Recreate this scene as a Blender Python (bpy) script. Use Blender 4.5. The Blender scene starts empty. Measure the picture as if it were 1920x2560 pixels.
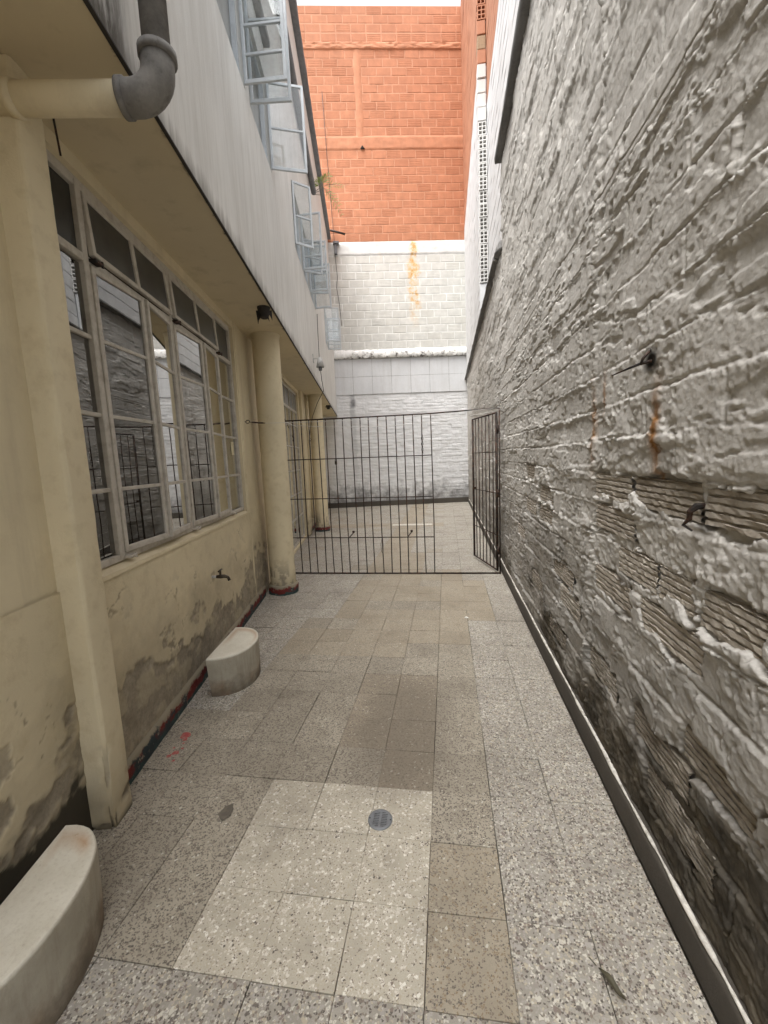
import bpy, math, random
import numpy as np
from mathutils import Matrix, Vector
random.seed(7); RNG = np.random.RandomState(11)
SC = bpy.context.scene
COL = SC.collection
rad = math.radians

# ------------------------------------------------------------------ camera
F_PX = 1036.7; PITCH = rad(7.27); ROLL = rad(2.44); YAW = rad(8.8); HALF = rad(11.3)
def make_camera():
    cd = bpy.data.cameras.new('camera'); cam = bpy.data.objects.new('camera', cd); COL.objects.link(cam)
    cd.sensor_fit = 'HORIZONTAL'; cd.sensor_width = 36.0; cd.lens = F_PX / 1920 * 36.0
    cd.clip_start = 0.02; cd.clip_end = 600
    c, s = math.cos(PITCH), math.sin(PITCH)
    fwd = Vector((0, c, -s)); dn = Vector((0, -s, -c)); rt = Vector((1, 0, 0))
    cr, sr = math.cos(ROLL), math.sin(ROLL)
    x = cr * rt + sr * dn; y = -sr * rt + cr * dn
    m = Matrix.Identity(4)
    for i in range(3):
        m[i][0] = x[i]; m[i][1] = -y[i]; m[i][2] = -fwd[i]
    m = Matrix.Translation((0, 0, 1.5)) @ Matrix.Rotation(YAW, 4, 'Z') @ m
    cam.matrix_world = m
    SC.camera = cam
make_camera()
# ------------------------------------------------------------------ sky, sun, exposure
SUN_EL, SUN_ROT = rad(66), rad(215)
def make_light():
    w = bpy.data.worlds.new('World'); SC.world = w; w.use_nodes = True
    nt = w.node_tree; nt.nodes.clear()
    out = nt.nodes.new('ShaderNodeOutputWorld'); bg = nt.nodes.new('ShaderNodeBackground')
    sky = nt.nodes.new('ShaderNodeTexSky'); sky.sky_type = 'NISHITA'; sky.sun_disc = False
    sky.sun_elevation = SUN_EL; sky.sun_rotation = SUN_ROT
    sky.air_density = 1.0; sky.dust_density = 4.0; sky.ozone_density = 1.0
    hs = nt.nodes.new('ShaderNodeHueSaturation'); hs.inputs['Saturation'].default_value = 0.22
    nt.links.new(sky.outputs[0], hs.inputs['Color']); nt.links.new(hs.outputs[0], bg.inputs['Color'])
    bg.inputs['Strength'].default_value = 0.15
    nt.links.new(bg.outputs[0], out.inputs[0])
    ld = bpy.data.lights.new('sun', 'SUN'); ld.energy = 1.5; ld.angle = rad(60); ld.color = (1.0, 0.98, 0.95)
    lo = bpy.data.objects.new('sun', ld); COL.objects.link(lo)
    az = SUN_ROT
    d = Vector((math.sin(az) * math.cos(SUN_EL), math.cos(az) * math.cos(SUN_EL), math.sin(SUN_EL)))
    lo.rotation_euler = d.to_track_quat('Z', 'Y').to_euler(); lo.location = (0, 0, 30)
make_light()
SC.view_settings.view_transform = 'Standard'; SC.view_settings.look = 'None'
SC.view_settings.exposure = 1.66; SC.view_settings.gamma = 1.0
SC.view_settings.use_curve_mapping = False
SC.render.engine = 'CYCLES'
SC.cycles.max_bounces = 10; SC.cycles.diffuse_bounces = 5; SC.cycles.glossy_bounces = 3; SC.cycles.transparent_max_bounces = 24
SC.cycles.use_denoising = True; SC.cycles.use_adaptive_sampling = True; SC.cycles.adaptive_threshold = 0.02

# ------------------------------------------------------------------ numpy noise
_T = np.random.RandomState(5).rand(64, 256, 256).astype(np.float32)
def vnoise(x, y, seed=0):
    t = _T[seed % 64]
    xi = np.floor(x).astype(np.int64); yi = np.floor(y).astype(np.int64)
    fx = x - xi; fy = y - yi
    fx = fx * fx * fx * (fx * (fx * 6 - 15) + 10); fy = fy * fy * fy * (fy * (fy * 6 - 15) + 10)
    x0 = xi & 255; x1 = (xi + 1) & 255; y0 = yi & 255; y1 = (yi + 1) & 255
    return (t[x0, y0] * (1 - fx) + t[x1, y0] * fx) * (1 - fy) + (t[x0, y1] * (1 - fx) + t[x1, y1] * fx) * fy
def fbm(x, y, o=4, seed=0, g=0.5):
    s = 0; a = 1; tot = 0
    for i in range(o):
        s = s + a * vnoise(x * 2 ** i + 17.3 * i, y * 2 ** i + 9.1 * i, seed + i); tot += a; a *= g
    return s / tot
def sstep(a, b, x):
    t = np.clip((x - a) / (b - a), 0, 1); return t * t * (3 - 2 * t)
def h2(a, b, seed=0):
    return _T[(seed) % 64][np.asarray(a, np.int64) & 255, np.asarray(b, np.int64) & 255]

# ------------------------------------------------------------------ materials
class Mt:
    def __init__(s, name, rough=0.8, spec=0.3, metal=0.0):
        s.m = bpy.data.materials.new(name); s.m.use_nodes = True; s.nt = s.m.node_tree; s.nt.nodes.clear()
        s.out = s.n('OutputMaterial'); s.p = s.n('BsdfPrincipled')
        s.l(s.p.outputs[0], s.out.inputs['Surface'])
        s.p.inputs['Roughness'].default_value = rough; s.p.inputs['Metallic'].default_value = metal
        s.p.inputs['Specular IOR Level'].default_value = spec
    def n(s, t): return s.nt.nodes.new('ShaderNode' + t)
    def l(s, a, b): s.nt.links.new(a, b)
    def put(s, i, v):
        if hasattr(v, 'links') or hasattr(v, 'is_linked'): s.l(v, i)
        elif isinstance(v, (tuple, list)) and len(v) == 3 and i.type == 'RGBA': i.default_value = (*v, 1)
        else: i.default_value = v
    def pos(s, rot=0.0, scale=(1, 1, 1), objrand=0.0):
        v = s.n('NewGeometry').outputs['Position']
        if rot or scale != (1, 1, 1):
            r = s.n('VectorRotate'); r.rotation_type = 'Z_AXIS'; r.inputs['Angle'].default_value = rot
            s.l(v, r.inputs['Vector']); v = r.outputs[0]
            q = s.n('VectorMath'); q.operation = 'MULTIPLY'; s.l(v, q.inputs[0]); q.inputs[1].default_value = scale; v = q.outputs[0]
        if objrand:
            oi = s.n('ObjectInfo'); q = s.n('VectorMath'); q.operation = 'SCALE'; q.inputs[0].default_value = (objrand, objrand * 1.7, 0)
            s.l(oi.outputs['Random'], q.inputs['Scale'])
            a = s.n('VectorMath'); a.operation = 'ADD'; s.l(v, a.inputs[0]); s.l(q.outputs[0], a.inputs[1]); v = a.outputs[0]
        return v
    def rnd(s): return s.n('ObjectInfo').outputs['Random']
    def noise(s, vec, scale, detail=4, rough=0.55, dist=0.0):
        t = s.n('TexNoise'); s.l(vec, t.inputs['Vector']); t.inputs['Scale'].default_value = scale
        t.inputs['Detail'].default_value = detail; t.inputs['Roughness'].default_value = rough; t.inputs['Distortion'].default_value = dist
        return t.outputs[0]
    def vor(s, vec, scale, feature='F1', dim='2D'):
        t = s.n('TexVoronoi'); t.voronoi_dimensions = dim; t.feature = feature; s.l(vec, t.inputs['Vector']); t.inputs['Scale'].default_value = scale
        return t
    def map(s, f, a, b, c=0.0, d=1.0, smooth=False):
        t = s.n('MapRange'); t.clamp = True
        if smooth: t.interpolation_type = 'SMOOTHSTEP'
        s.put(t.inputs[0], f); t.inputs[1].default_value = a; t.inputs[2].default_value = b; t.inputs[3].default_value = c; t.inputs[4].default_value = d
        return t.outputs[0]
    def mth(s, op, a, b=0.0):
        t = s.n('Math'); t.operation = op; t.use_clamp = False; s.put(t.inputs[0], a); s.put(t.inputs[1], b); return t.outputs[0]
    def mix(s, f, a, b, mode='MIX'):
        t = s.n('Mix'); t.data_type = 'RGBA'; t.blend_type = mode; t.clamp_factor = True
        s.put(t.inputs[0], f); s.put(t.inputs[6], a); s.put(t.inputs[7], b); return t.outputs[2]
    def sep(s, v):
        t = s.n('SeparateXYZ'); s.l(v, t.inputs[0]); return t.outputs
    def sepc(s, v):
        t = s.n('SeparateColor'); s.l(v, t.inputs[0]); return t.outputs
    def attr(s, name):
        t = s.n('Attribute'); t.attribute_name = name; return t.outputs['Fac']
    def ramp(s, f, stops, const=False):
        t = s.n('ValToRGB'); cr = t.color_ramp
        if const: cr.interpolation = 'CONSTANT'
        while len(cr.elements) < len(stops): cr.elements.new(0.5)
        for e, (p, c) in zip(cr.elements, stops): e.position = p; e.color = (*c, 1)
        s.put(t.inputs[0], f); return t.outputs[0]
    def bump(s, h, strength=0.5, dist=0.01, prev=None):
        t = s.n('Bump'); t.inputs['Strength'].default_value = strength; t.inputs['Distance'].default_value = dist
        s.l(h, t.inputs['Height'])
        if prev is not None: s.l(prev, t.inputs['Normal'])
        return t.outputs[0]
    def done(s, col, bump=None, rough=None):
        s.put(s.p.inputs['Base Color'], col)
        if bump is not None: s.l(bump, s.p.inputs['Normal'])
        if rough is not None: s.put(s.p.inputs['Roughness'], rough)
        return s.m

def painted(name, col, var=0.12, dirt=(0.25, 0.22, 0.18), dirt_amt=0.35, rough=0.75, streak=True, bumpd=0.004, objvar=0.0):
    t = Mt(name, rough, 0.3)
    p = t.pos()
    a = t.noise(p, 1.3, 5); b = t.noise(p, 14, 5, 0.65)
    c = t.mix(t.map(a, 0.35, 0.7), tuple(x * (1 - var) for x in col), tuple(min(1, x * (1 + var * .6)) for x in col))
    c = t.mix(t.map(b, 0.35, 0.75, 0, .35), c, tuple(x * .78 for x in col))
    if streak:
        ps = t.pos(0.0, (7, 7, 0.55)); sn = t.noise(ps, 1.6, 6, 0.7)
        c = t.mix(t.map(sn, 0.48, 0.78, 0, dirt_amt), c, dirt)
    if objvar:
        c = t.mix(t.map(t.rnd(), 0, 1, 0, objvar), c, tuple(x * .6 for x in col))
    bm = t.bump(t.noise(p, 60, 4, 0.7), 0.35, bumpd)
    return t.done(c, bm)

def plain(name, col, rough=0.6, metal=0.0, spec=0.4, wear=None, wscale=30, wamt=0.6):
    t = Mt(name, rough, spec, metal)
    c = col
    p = t.pos(); nz = t.noise(p, wscale, 5, 0.65)
    c = t.mix(t.map(nz, 0.45, 0.72, 0, wamt), col, wear if wear else tuple(x * .6 for x in col))
    return t.done(c, t.bump(nz, 0.25, 0.002))

M = {}
def terrazzo(name, base, layers, objvar=0.18, rough=0.55, stain=0.0, dark=(0.12, 0.1, 0.075)):
    t = Mt(name, rough, 0.35)
    p = t.pos(objrand=37.0); pw = t.pos()
    nz = t.noise(p, 9, 5, 0.6)
    c = t.mix(t.map(nz, 0.3, 0.75), tuple(x * .84 for x in base), tuple(x * 1.1 for x in base))
    fine = t.noise(p, 420, 2, 0.6)
    c = t.mix(t.map(fine, 0.42, 0.66, 0, .5), c, tuple(x * .62 for x in base))
    for (sc, dens, edge, stops, clus) in layers:
        w = t.noise(p, sc * 1.1, 2); 
        jit = t.n('VectorMath'); jit.operation = 'SCALE'; jit.inputs[0].default_value = (1, 1, 0)
        t.l(w, jit.inputs['Scale'])
        js = t.n('VectorMath'); js.operation = 'SCALE'; t.l(jit.outputs[0], js.inputs[0]); js.inputs['Scale'].default_value = 0.9 / sc
        ad = t.n('VectorMath'); ad.operation = 'ADD'; t.l(p, ad.inputs[0]); t.l(js.outputs[0], ad.inputs[1])
        e = t.vor(ad.outputs[0], sc, 'DISTANCE_TO_EDGE').outputs[0]
        cc = t.sepc(t.vor(ad.outputs[0], sc, 'F1').outputs['Color'])
        d = dens
        if clus: d = t.map(t.noise(p, clus, 3), 0.38, 0.68, dens * 0.15, dens * 2.0)
        on = t.mth('LESS_THAN', cc[0], d)
        thr = t.map(cc[2], 0, 1, edge * .6, edge * 2.6)
        sh = t.mth('GREATER_THAN', e, thr)
        f = t.mth('MULTIPLY', on, sh)
        c = t.mix(f, c, t.ramp(cc[1], stops, True))
    # worn, dirty areas that run across tiles
    big = t.noise(pw, 1.5, 5, 0.6); mid = t.noise(pw, 6, 4, 0.6)
    c = t.mix(t.map(big, 0.47, 0.72, 0, .38), c, dark)
    c = t.mix(t.map(mid, 0.55, 0.8, 0, .3), c, dark)
    x_, y_, z_ = t.sep(pw)
    dx_ = t.mth('DIVIDE', t.mth('SUBTRACT', x_, -.27), .33); dy_ = t.mth('DIVIDE', t.mth('SUBTRACT', y_, 2.12), .55)
    dd_ = t.mth('ADD', t.mth('ADD', t.mth('MULTIPLY', dx_, dx_), t.mth('MULTIPLY', dy_, dy_)), t.map(mid, .3, .7, -.35, .35))
    c = t.mix(t.map(dd_, 0.1, 1.25, .5, 0, True), c, dark)
    if stain: c = t.mix(stain, c, dark)
    c = t.mix(t.map(t.rnd(), 0, 1, 0, objvar), c, dark)
    b = t.bump(fine, 0.25, 0.0015)
    return t.done(c, b, t.map(nz, 0.3, 0.7, rough - .1, rough + .15))

W_ = (0.56, 0.53, 0.455); G_ = (0.37, 0.345, 0.31); D_ = (0.115, 0.098, 0.083); B_ = (0.21, 0.175, 0.14); T_ = (0.44, 0.39, 0.30)
M['t_light'] = terrazzo('terrazzo_light', (0.52, 0.475, 0.385), [(95, .20, .06, [(0, (.64, .60, .52)), (.5, (.74, .71, .63)), (.85, T_)], 9), (150, .035, .05, [(0, D_), (.6, B_)], 0), (170, .14, .06, [(0, (.60, .56, .48)), (.5, T_)], 0), (260, .16, .06, [(0, B_), (.5, T_)], 0)], .10)
M['t_dark'] = terrazzo('terrazzo_speckled', (0.40, 0.36, 0.285), [(135, .30, .07, [(0, D_), (.45, B_), (.75, (.15, .13, .105))], 0), (110, .05, .08, [(0, W_), (.5, T_)], 0), (230, .2, .06, [(0, D_), (.5, B_)], 0)], .24)
M['t_tan'] = terrazzo('terrazzo_tan', (0.385, 0.338, 0.26), [(180, .38, .07, [(0, B_), (.35, (.25, .19, .12)), (.7, D_)], 0), (120, .035, .08, [(0, W_), (.4, T_)], 6)], .2, dark=(.15, .12, .08))
M['t_agg'] = terrazzo('terrazzo_coarse', (0.36, 0.335, 0.285), [(75, .42, .05, [(0, G_), (.3, W_), (.42, (.3, .27, .235)), (.62, (.15, .13, .115)), (.76, T_), (.9, (.22, .18, .155))], 0), (160, .6, .06, [(0, W_), (.22, G_), (.5, D_), (.7, B_), (.85, T_)], 0)], .12)
M['t_stain'] = terrazzo('terrazzo_stained', (0.35, 0.30, 0.225), [(160, .4, .07, [(0, D_), (.4, B_)], 0), (110, .06, .08, [(0, W_), (.4, T_)], 0)], .2, stain=.06)
M['grout'] = plain('grout', (0.12, 0.105, 0.085), .95)

def yellow_wall():
    t = Mt('yellow_wall_paint', .7, .3); p = t.pos()
    col = (0.71, 0.62, 0.43)
    a = t.noise(p, 1.1, 5); b = t.noise(p, 9, 6, .65)
    c = t.mix(t.map(a, .35, .7), tuple(x * .88 for x in col), tuple(x * 1.06 for x in col))
    c = t.mix(t.map(b, .5, .8, 0, .35), c, (.47, .39, .25))
    sn = t.noise(t.pos(0, (6, 6, .6)), 1.5, 6, .7)
    c = t.mix(t.map(sn, .50, .8, 0, .4), c, (.38, .31, .205))
    bm = t.bump(t.noise(p, 45, 5, .7), .35, .004)
    bm = t.bump(t.noise(p, 3.5, 4), .5, .02, bm)
    return t.done(c, bm)
M['yellow'] = yellow_wall()
def yellow_peel():
    t = Mt('yellow_paint_peeling_off_cement', .8, .25); p = t.pos()
    col = (0.71, 0.62, 0.43)
    a = t.noise(p, 1.1, 5); b = t.noise(p, 12, 6, .65)
    c = t.mix(t.map(a, .35, .7), tuple(x * .86 for x in col), tuple(x * 1.05 for x in col))
    c = t.mix(t.map(b, .5, .8, 0, .45), c, (.40, .31, .17))
    g = t.attr('grime_shade')
    c = t.mix(t.map(g, 0, 1, 0, .8), c, t.mix(t.map(b, .35, .65), (.27, .225, .155), (.42, .355, .24)))
    cem = t.mix(t.map(b, .35, .7), (.25, .215, .16), (.40, .35, .265))
    cem = t.mix(t.map(t.noise(p, 60, 4, .7), .45, .7, 0, .45), cem, (.16, .13, .095))
    c = t.mix(t.attr('peel'), c, cem)
    c = t.mix(t.attr('black'), c, (.028, .024, .018))
    return t.done(c, t.bump(t.noise(p, 90, 5, .75), .5, .004))
M['peel'] = yellow_peel()
def soffit_mat():
    t = Mt('soffit_paint', .85, .2); p = t.pos()
    c = t.mix(t.map(t.noise(p, 2.0, 5), .35, .7), (.57, .49, .335), (.63, .545, .375))
    c = t.mix(t.map(t.noise(p, 7, 5, .6), .55, .8, 0, .4), c, (.26, .21, .13))
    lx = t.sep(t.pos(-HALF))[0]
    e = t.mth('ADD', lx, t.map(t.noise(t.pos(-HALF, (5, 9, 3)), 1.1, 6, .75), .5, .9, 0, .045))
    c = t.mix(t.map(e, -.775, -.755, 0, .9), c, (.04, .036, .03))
    return t.done(c, t.bump(t.noise(p, 50, 4, .7), .3, .004))
M['soffit'] = soffit_mat()
def fascia_mat():
    t = Mt('weathered_white_plaster', .85, .2); p = t.pos()
    col = (.72, .71, .675)
    c = t.mix(t.map(t.noise(p, .9, 5), .35, .7), tuple(x * .85 for x in col), col)
    s1 = t.noise(t.pos(0, (9, 9, .8)), 1.4, 7, .72); s2 = t.noise(t.pos(0, (22, 22, 1.4)), 1.3, 5, .7)
    c = t.mix(t.map(s1, .44, .74, 0, .55), c, (.42, .40, .36))
    c = t.mix(t.map(s2, .54, .78, 0, .35), c, (.33, .31, .275))
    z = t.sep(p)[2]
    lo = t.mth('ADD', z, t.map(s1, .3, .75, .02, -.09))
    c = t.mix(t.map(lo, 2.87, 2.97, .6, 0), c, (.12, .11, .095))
    # heavier black weathering at the near end by the drain pipe
    ly = t.sep(t.pos(-HALF))[1]
    nr = t.mth('MULTIPLY', t.map(ly, 1.60, 1.74, .92, 0), t.map(t.noise(t.pos(0, (10, 10, 1.6)), 2.2, 6, .75), .30, .52))
    c = t.mix(nr, c, (.10, .092, .078))
    return t.done(c, t.bump(t.noise(p, 70, 5, .7), .4, .004))
M['fascia'] = fascia_mat()
M['eave'] = painted('eave_plaster', (.62, .575, .50), .15, (.18, .15, .12), .7)
M['gutter'] = plain('grey_gutter', (.16, .16, .165), .7, wear=(.07, .07, .07), wscale=12)
def rough_mat():
    t = Mt('grey_mortar_render', 1.0, .04); p = t.pos()
    a = t.noise(p, .8, 5); b = t.noise(p, 8, 6, .65); f = t.noise(p, 55, 5, .75)
    c = t.mix(t.map(a, .35, .68), (.49, .47, .435), (.58, .56, .525))
    c = t.mix(t.map(b, .46, .72, 0, .42), c, (.37, .345, .305))
    c = t.mix(t.map(f, .5, .75, 0, .35), c, (.28, .255, .22))
    z = t.sep(p)[2]
    c = t.mix(t.attr('crust_highlight'), c, (.66, .645, .61))
    st = t.noise(t.pos(0, (5, 5, .6)), 2.0, 6, .7)
    c = t.mix(t.map(st, .55, .78, 0, .35), c, (.20, .18, .15))
    g = t.attr('grime_shade')
    c = t.mix(g, c, t.mix(t.map(b, .4, .65), (.035, .029, .02), (.11, .092, .066)))
    c = t.mix(t.attr('rust'), c, t.mix(t.map(f, .4, .6), (.24, .11, .04), (.36, .20, .085)))
    c = t.mix(t.attr('soot'), c, (.02, .018, .015))
    return t.done(c, t.bump(f, .6, .006))
M['rough'] = rough_mat()
def grooved_mat():
    t = Mt('bare_grooved_clay', 1.0, .04); p = t.pos()
    b = t.noise(p, 14, 6, .7)
    c = t.mix(t.map(b, .35, .68), (.38, .34, .285), (.52, .48, .42))
    c = t.mix(t.map(t.rnd(), 0, 1, 0, .45), c, (.20, .165, .125))
    z = t.sep(p)[2]
    c = t.mix(t.map(t.mth('ADD', z, t.map(b, .3, .7, -.2, .2)), .1, .75, .85, 0), c, (.075, .062, .045))
    return t.done(c, t.bump(t.noise(p, 70, 5, .75), .7, .006))
M['grooved'] = grooved_mat()
M['cement'] = painted('cement_skirting', (.085, .075, .062), .25, (.06, .052, .04), .6, .85, bumpd=.006)
M['whiteline'] = plain('white_splashed_edge', (.66, .63, .57), .85, wear=(.22, .19, .15), wscale=25, wamt=.9)
M['copingdark'] = painted('dark_cement_coping', (.20, .195, .185), .3, (.06, .055, .05), .6, .9)
M['white_brick'] = painted('white_painted_brick', (.62, .61, .585), .08, (.45, .42, .37), .25, .75, objvar=.12)
M['white_course'] = painted('white_painted_course', (.64, .64, .635), .08, (.42, .40, .37), .3, .75, objvar=.1)
M['orange_course'] = painted('orange_painted_course', (.43, .195, .11), .12, (.33, .12, .07), .3, .75, objvar=.15)
def back_brick(name, col, joint=False, rust=False):
    t = Mt(name, .75, .3); p = t.pos(); L = t.pos(-HALF); x, y, z = t.sep(L)
    b = t.noise(p, 5, 5, .6)
    c = t.mix(t.map(b, .35, .7), tuple(v * .86 for v in col), tuple(min(1, v * 1.06) for v in col))
    if not joint:
        c = t.mix(t.map(t.rnd(), 0.3, 1, 0, .38), c, tuple(v * k for v, k in zip(col, (.74, .66, .62))) if col[0] > col[2] * 2 else tuple(v * k for v, k in zip(col, (.84, .82, .78))))
    if rust:
        wob = t.noise(p, 3.0, 4, .7); e = t.noise(p, 9, 5, .7)
        d = t.mth('ABSOLUTE', t.mth('SUBTRACT', t.mth('ADD', x, t.map(wob, .2, .8, -.16, .16)), 1.80))
        m = t.map(d, .06, .20, 1, 0, True)
        m = t.mth('MULTIPLY', m, t.map(z, 5.3, 6.6, 0, 1, True)); m = t.mth('MULTIPLY', m, t.map(e, .36, .56))
        d2 = t.mth('MULTIPLY', t.map(t.mth('ABSOLUTE', t.mth('SUBTRACT', x, .75)), .03, .14, .4, 0, True), t.map(z, 7.3, 7.9, 0, 1))
        m = t.mth('MAXIMUM', m, t.mth('MULTIPLY', d2, t.map(e, .4, .6)))
        c = t.mix(m, c, t.mix(t.map(e, .45, .65), (.60, .43, .22), (.52, .29, .10)))
        low = t.mth('MULTIPLY', t.map(z, 4.7, 5.6, .5, 0), t.map(e, .4, .65)); c = t.mix(low, c, (.42, .41, .39))
    else:
        s = t.noise(t.pos(0, (8, 8, .9)), 1.6, 6, .7)
        c = t.mix(t.map(s, .5, .8, 0, .35), c, tuple(v * .6 for v in col))
    return t.done(c, t.bump(t.noise(p, 60, 4, .7), .3, .004))
M['orange'] = back_brick('orange_painted_brick', (.435, .185, .098))
M['orange_joint'] = back_brick('orange_painted_mortar', (.50, .245, .145), True)
M['orange_plaster'] = back_brick('orange_painted_plaster', (.455, .20, .108), True)
M['wbrick'] = back_brick('white_painted_block', (.55, .54, .50), rust=True)
M['wjoint'] = back_brick('white_painted_mortar', (.66, .655, .625), True, rust=True)
M['whitewall'] = painted('white_limewash', (.63, .635, .64), .08, (.40, .385, .35), .35, .8)
def lower_back():
    t = Mt('white_painted_rough_wall', .85, .2); p = t.pos(); x, y, z = t.sep(t.pos(-HALF))
    b = t.noise(p, 4, 6, .65)
    c = t.mix(t.map(b, .35, .7), (.60, .60, .60), (.68, .68, .68))
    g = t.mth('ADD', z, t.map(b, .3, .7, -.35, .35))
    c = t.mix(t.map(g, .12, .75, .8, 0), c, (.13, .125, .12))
    # damp run below the panel joint
    d = t.mth('ABSOLUTE', t.mth('SUBTRACT', t.mth('ADD', x, t.map(b, .3, .7, -.05, .05)), -.27))
    m = t.mth('MULTIPLY', t.map(d, .03, .13, 1, 0, True), t.map(z, .8, 3.2, .1, .5)); c = t.mix(m, c, (.22, .22, .23))
    d2 = t.mth('MULTIPLY', t.map(t.mth('ABSOLUTE', t.mth('SUBTRACT', x, -.25)), .02, .12, 1, 0, True), t.map(t.mth('ABSOLUTE', t.mth('SUBTRACT', z, 3.28)), .04, .2, 1, 0, True))
    c = t.mix(t.mth('MULTIPLY', d2, t.map(b, .35, .6, .3, 1)), c, (.12, .12, .125))
    return t.done(c, t.bump(t.noise(p, 40, 5, .7), .5, .006))
M['lowback'] = lower_back()
M['hole_shade'] = plain('hollow_shade', (.035, .033, .03), .95)
M['frame'] = plain('cream_steel_frame', (.52, .485, .425), .6, wear=(.25, .205, .155), wscale=18, wamt=.55)
M['upframe'] = plain('pale_grey_steel_frame', (.50, .525, .54), .55, wear=(.33, .35, .36), wscale=14, wamt=.5)
M['iron'] = plain('black_iron', (.022, .018, .016), .6, .3, wear=(.13, .055, .025), wscale=28, wamt=.8)
M['brass'] = plain('dark_brass', (.055, .045, .035), .45, .7, wear=(.12, .10, .07), wscale=60)
M['cable'] = plain('black_cable', (.02, .02, .02), .6)
M['wire'] = plain('pale_wire', (.60, .59, .56), .5)
M['zinc'] = plain('grey_plastic_grate', (.19, .20, .21), .5, .2, wear=(.12, .12, .125))
M['rubber'] = plain('broken_lamp_black', (.035, .03, .026), .8)
M['lampwhite'] = plain('dirty_white_enamel', (.50, .49, .47), .6, wear=(.20, .19, .17), wscale=22, wamt=.7)
M['paper'] = plain('yellowed_paper', (.62, .56, .38), .8, wear=(.45, .36, .19), wscale=30)
M['leafgreen'] = plain('plant_leaf', (.16, .22, .05), .55, wear=(.36, .32, .08), wscale=9)
M['stem'] = plain('dry_stem', (.20, .17, .12), .8)
M['dryleaf'] = plain('dry_leaf', (.075, .065, .04), .7, wear=(.05, .045, .03))
M['litter'] = plain('white_scrap', (.75, .73, .68), .7)
M['added_pale_plane'] = plain('pale_filler', (.42, .45, .48), .8, wscale=4)
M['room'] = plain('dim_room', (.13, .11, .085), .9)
M['curtain'] = plain('brown_curtain', (.16, .10, .06), .9, wscale=6)
def pipe_mat():
    t = Mt('grey_fibre_cement_pipe', .85, .25); p = t.pos(); b = t.noise(p, 9, 6, .7)
    c = t.mix(t.map(b, .35, .68), (.13, .125, .12), (.26, .25, .235))
    c = t.mix(t.map(t.noise(p, 22, 5, .7), .55, .75, 0, .7), c, (.075, .07, .06))
    return t.done(c, t.bump(t.noise(p, 60, 4, .7), .4, .003))
M['pipe'] = pipe_mat()
def stone_mat():
    t = Mt('cast_stone_seat', .75, .3); p = t.pos(); b = t.noise(p, 7, 6, .65); f = t.noise(p, 70, 4, .7)
    c = t.mix(t.map(b, .35, .7), (.59, .555, .46), (.69, .66, .565))
    c = t.mix(t.map(f, .5, .75, 0, .35), c, (.38, .32, .25))
    c = t.mix(t.attr('side'), c, t.mix(t.map(b, .35, .7), (.345, .315, .25), (.45, .415, .335)))  # sides coloured darker than the top: shading painted into the stone
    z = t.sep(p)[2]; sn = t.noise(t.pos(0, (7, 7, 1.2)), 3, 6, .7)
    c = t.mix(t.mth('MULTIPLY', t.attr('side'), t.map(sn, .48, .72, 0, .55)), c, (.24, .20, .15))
    c = t.mix(t.map(t.mth('ADD', z, t.map(b, .3, .7, -.05, .05)), .0, .11, .85, 0), c, (.10, .085, .065))  # foot darkened: contact shade painted in together with dirt
    c = t.mix(t.map(t.noise(p, 26, 6, .75), .62, .70, 0, .6), c, (.33, .27, .2))
    c = t.mix(t.attr('rust'), c, (.40, .20, .075))
    return t.done(c, t.bump(f, .5, .004, t.bump(b, .4, .01)))
M['stone'] = stone_mat()
def skirt_mat():
    t = Mt('flaking_red_and_teal_skirting', .75, .3); p = t.pos(); b = t.noise(p, 10, 6, .7)
    c = t.mix(t.map(b, .40, .52), (.10, .012, .012), (.16, .025, .02))
    z = t.sep(p)[2]
    lo = t.mth('ADD', z, t.map(b, .3, .7, -.025, .025))
    c = t.mix(t.map(lo, .03, .045, 1, 0), c, (.035, .065, .062))
    c = t.mix(t.map(t.noise(p, 4, 5, .65), .53, .6), c, (.03, .042, .045))
    c = t.mix(t.map(lo, .082, .095, 0, 1), c, (.26, .225, .16))
    c = t.mix(t.map(t.noise(p, 30, 5, .7), .58, .68), c, (.28, .24, .18))
    return t.done(c, t.bump(b, .4, .004))
M['skirt'] = skirt_mat()
def glass(name, tint=(.75, .77, .76), ior=1.5, rough=0.0, dirt=.06, gain=1.0):
    t = Mt(name); t.nt.nodes.remove(t.p)
    tr = t.n('BsdfTransparent'); tr.inputs[0].default_value = (*tint, 1)
    gl = t.n('BsdfGlossy'); gl.inputs['Roughness'].default_value = rough; gl.inputs[0].default_value = (.95, .96, .96, 1)
    fr = t.n('Fresnel'); fr.inputs[0].default_value = ior
    bf = t.n('NewGeometry').outputs['Backfacing']; fac = t.mth('MULTIPLY', t.mth('MINIMUM', t.mth('MULTIPLY', fr.outputs[0], gain), 1.0), t.mth('SUBTRACT', 1.0, bf))
    mx = t.n('MixShader'); t.l(fac, mx.inputs[0]); t.l(tr.outputs[0], mx.inputs[1]); t.l(gl.outputs[0], mx.inputs[2])
    df = t.n('BsdfDiffuse'); df.inputs[0].default_value = (.30, .29, .26, 1)
    m2 = t.n('MixShader'); p = t.pos(); t.l(t.map(t.noise(p, 6, 5, .65), .35, .75, dirt * .3, dirt * 1.8), m2.inputs[0])
    t.l(mx.outputs[0], m2.inputs[1]); t.l(df.outputs[0], m2.inputs[2]); t.l(m2.outputs[0], t.out.inputs['Surface'])
    # faint waviness of old drawn glass
    t.l(t.bump(t.noise(p, 2.2, 1), .05, .01), gl.inputs['Normal'])
    return t.m
M['glass'] = glass('window_glass', (.35, .35, .33), 1.6, 0.0, .03, 2.9)
M['glass_dull'] = glass('obscured_glass', (.22, .22, .21), 1.5, .3, .12)
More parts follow.
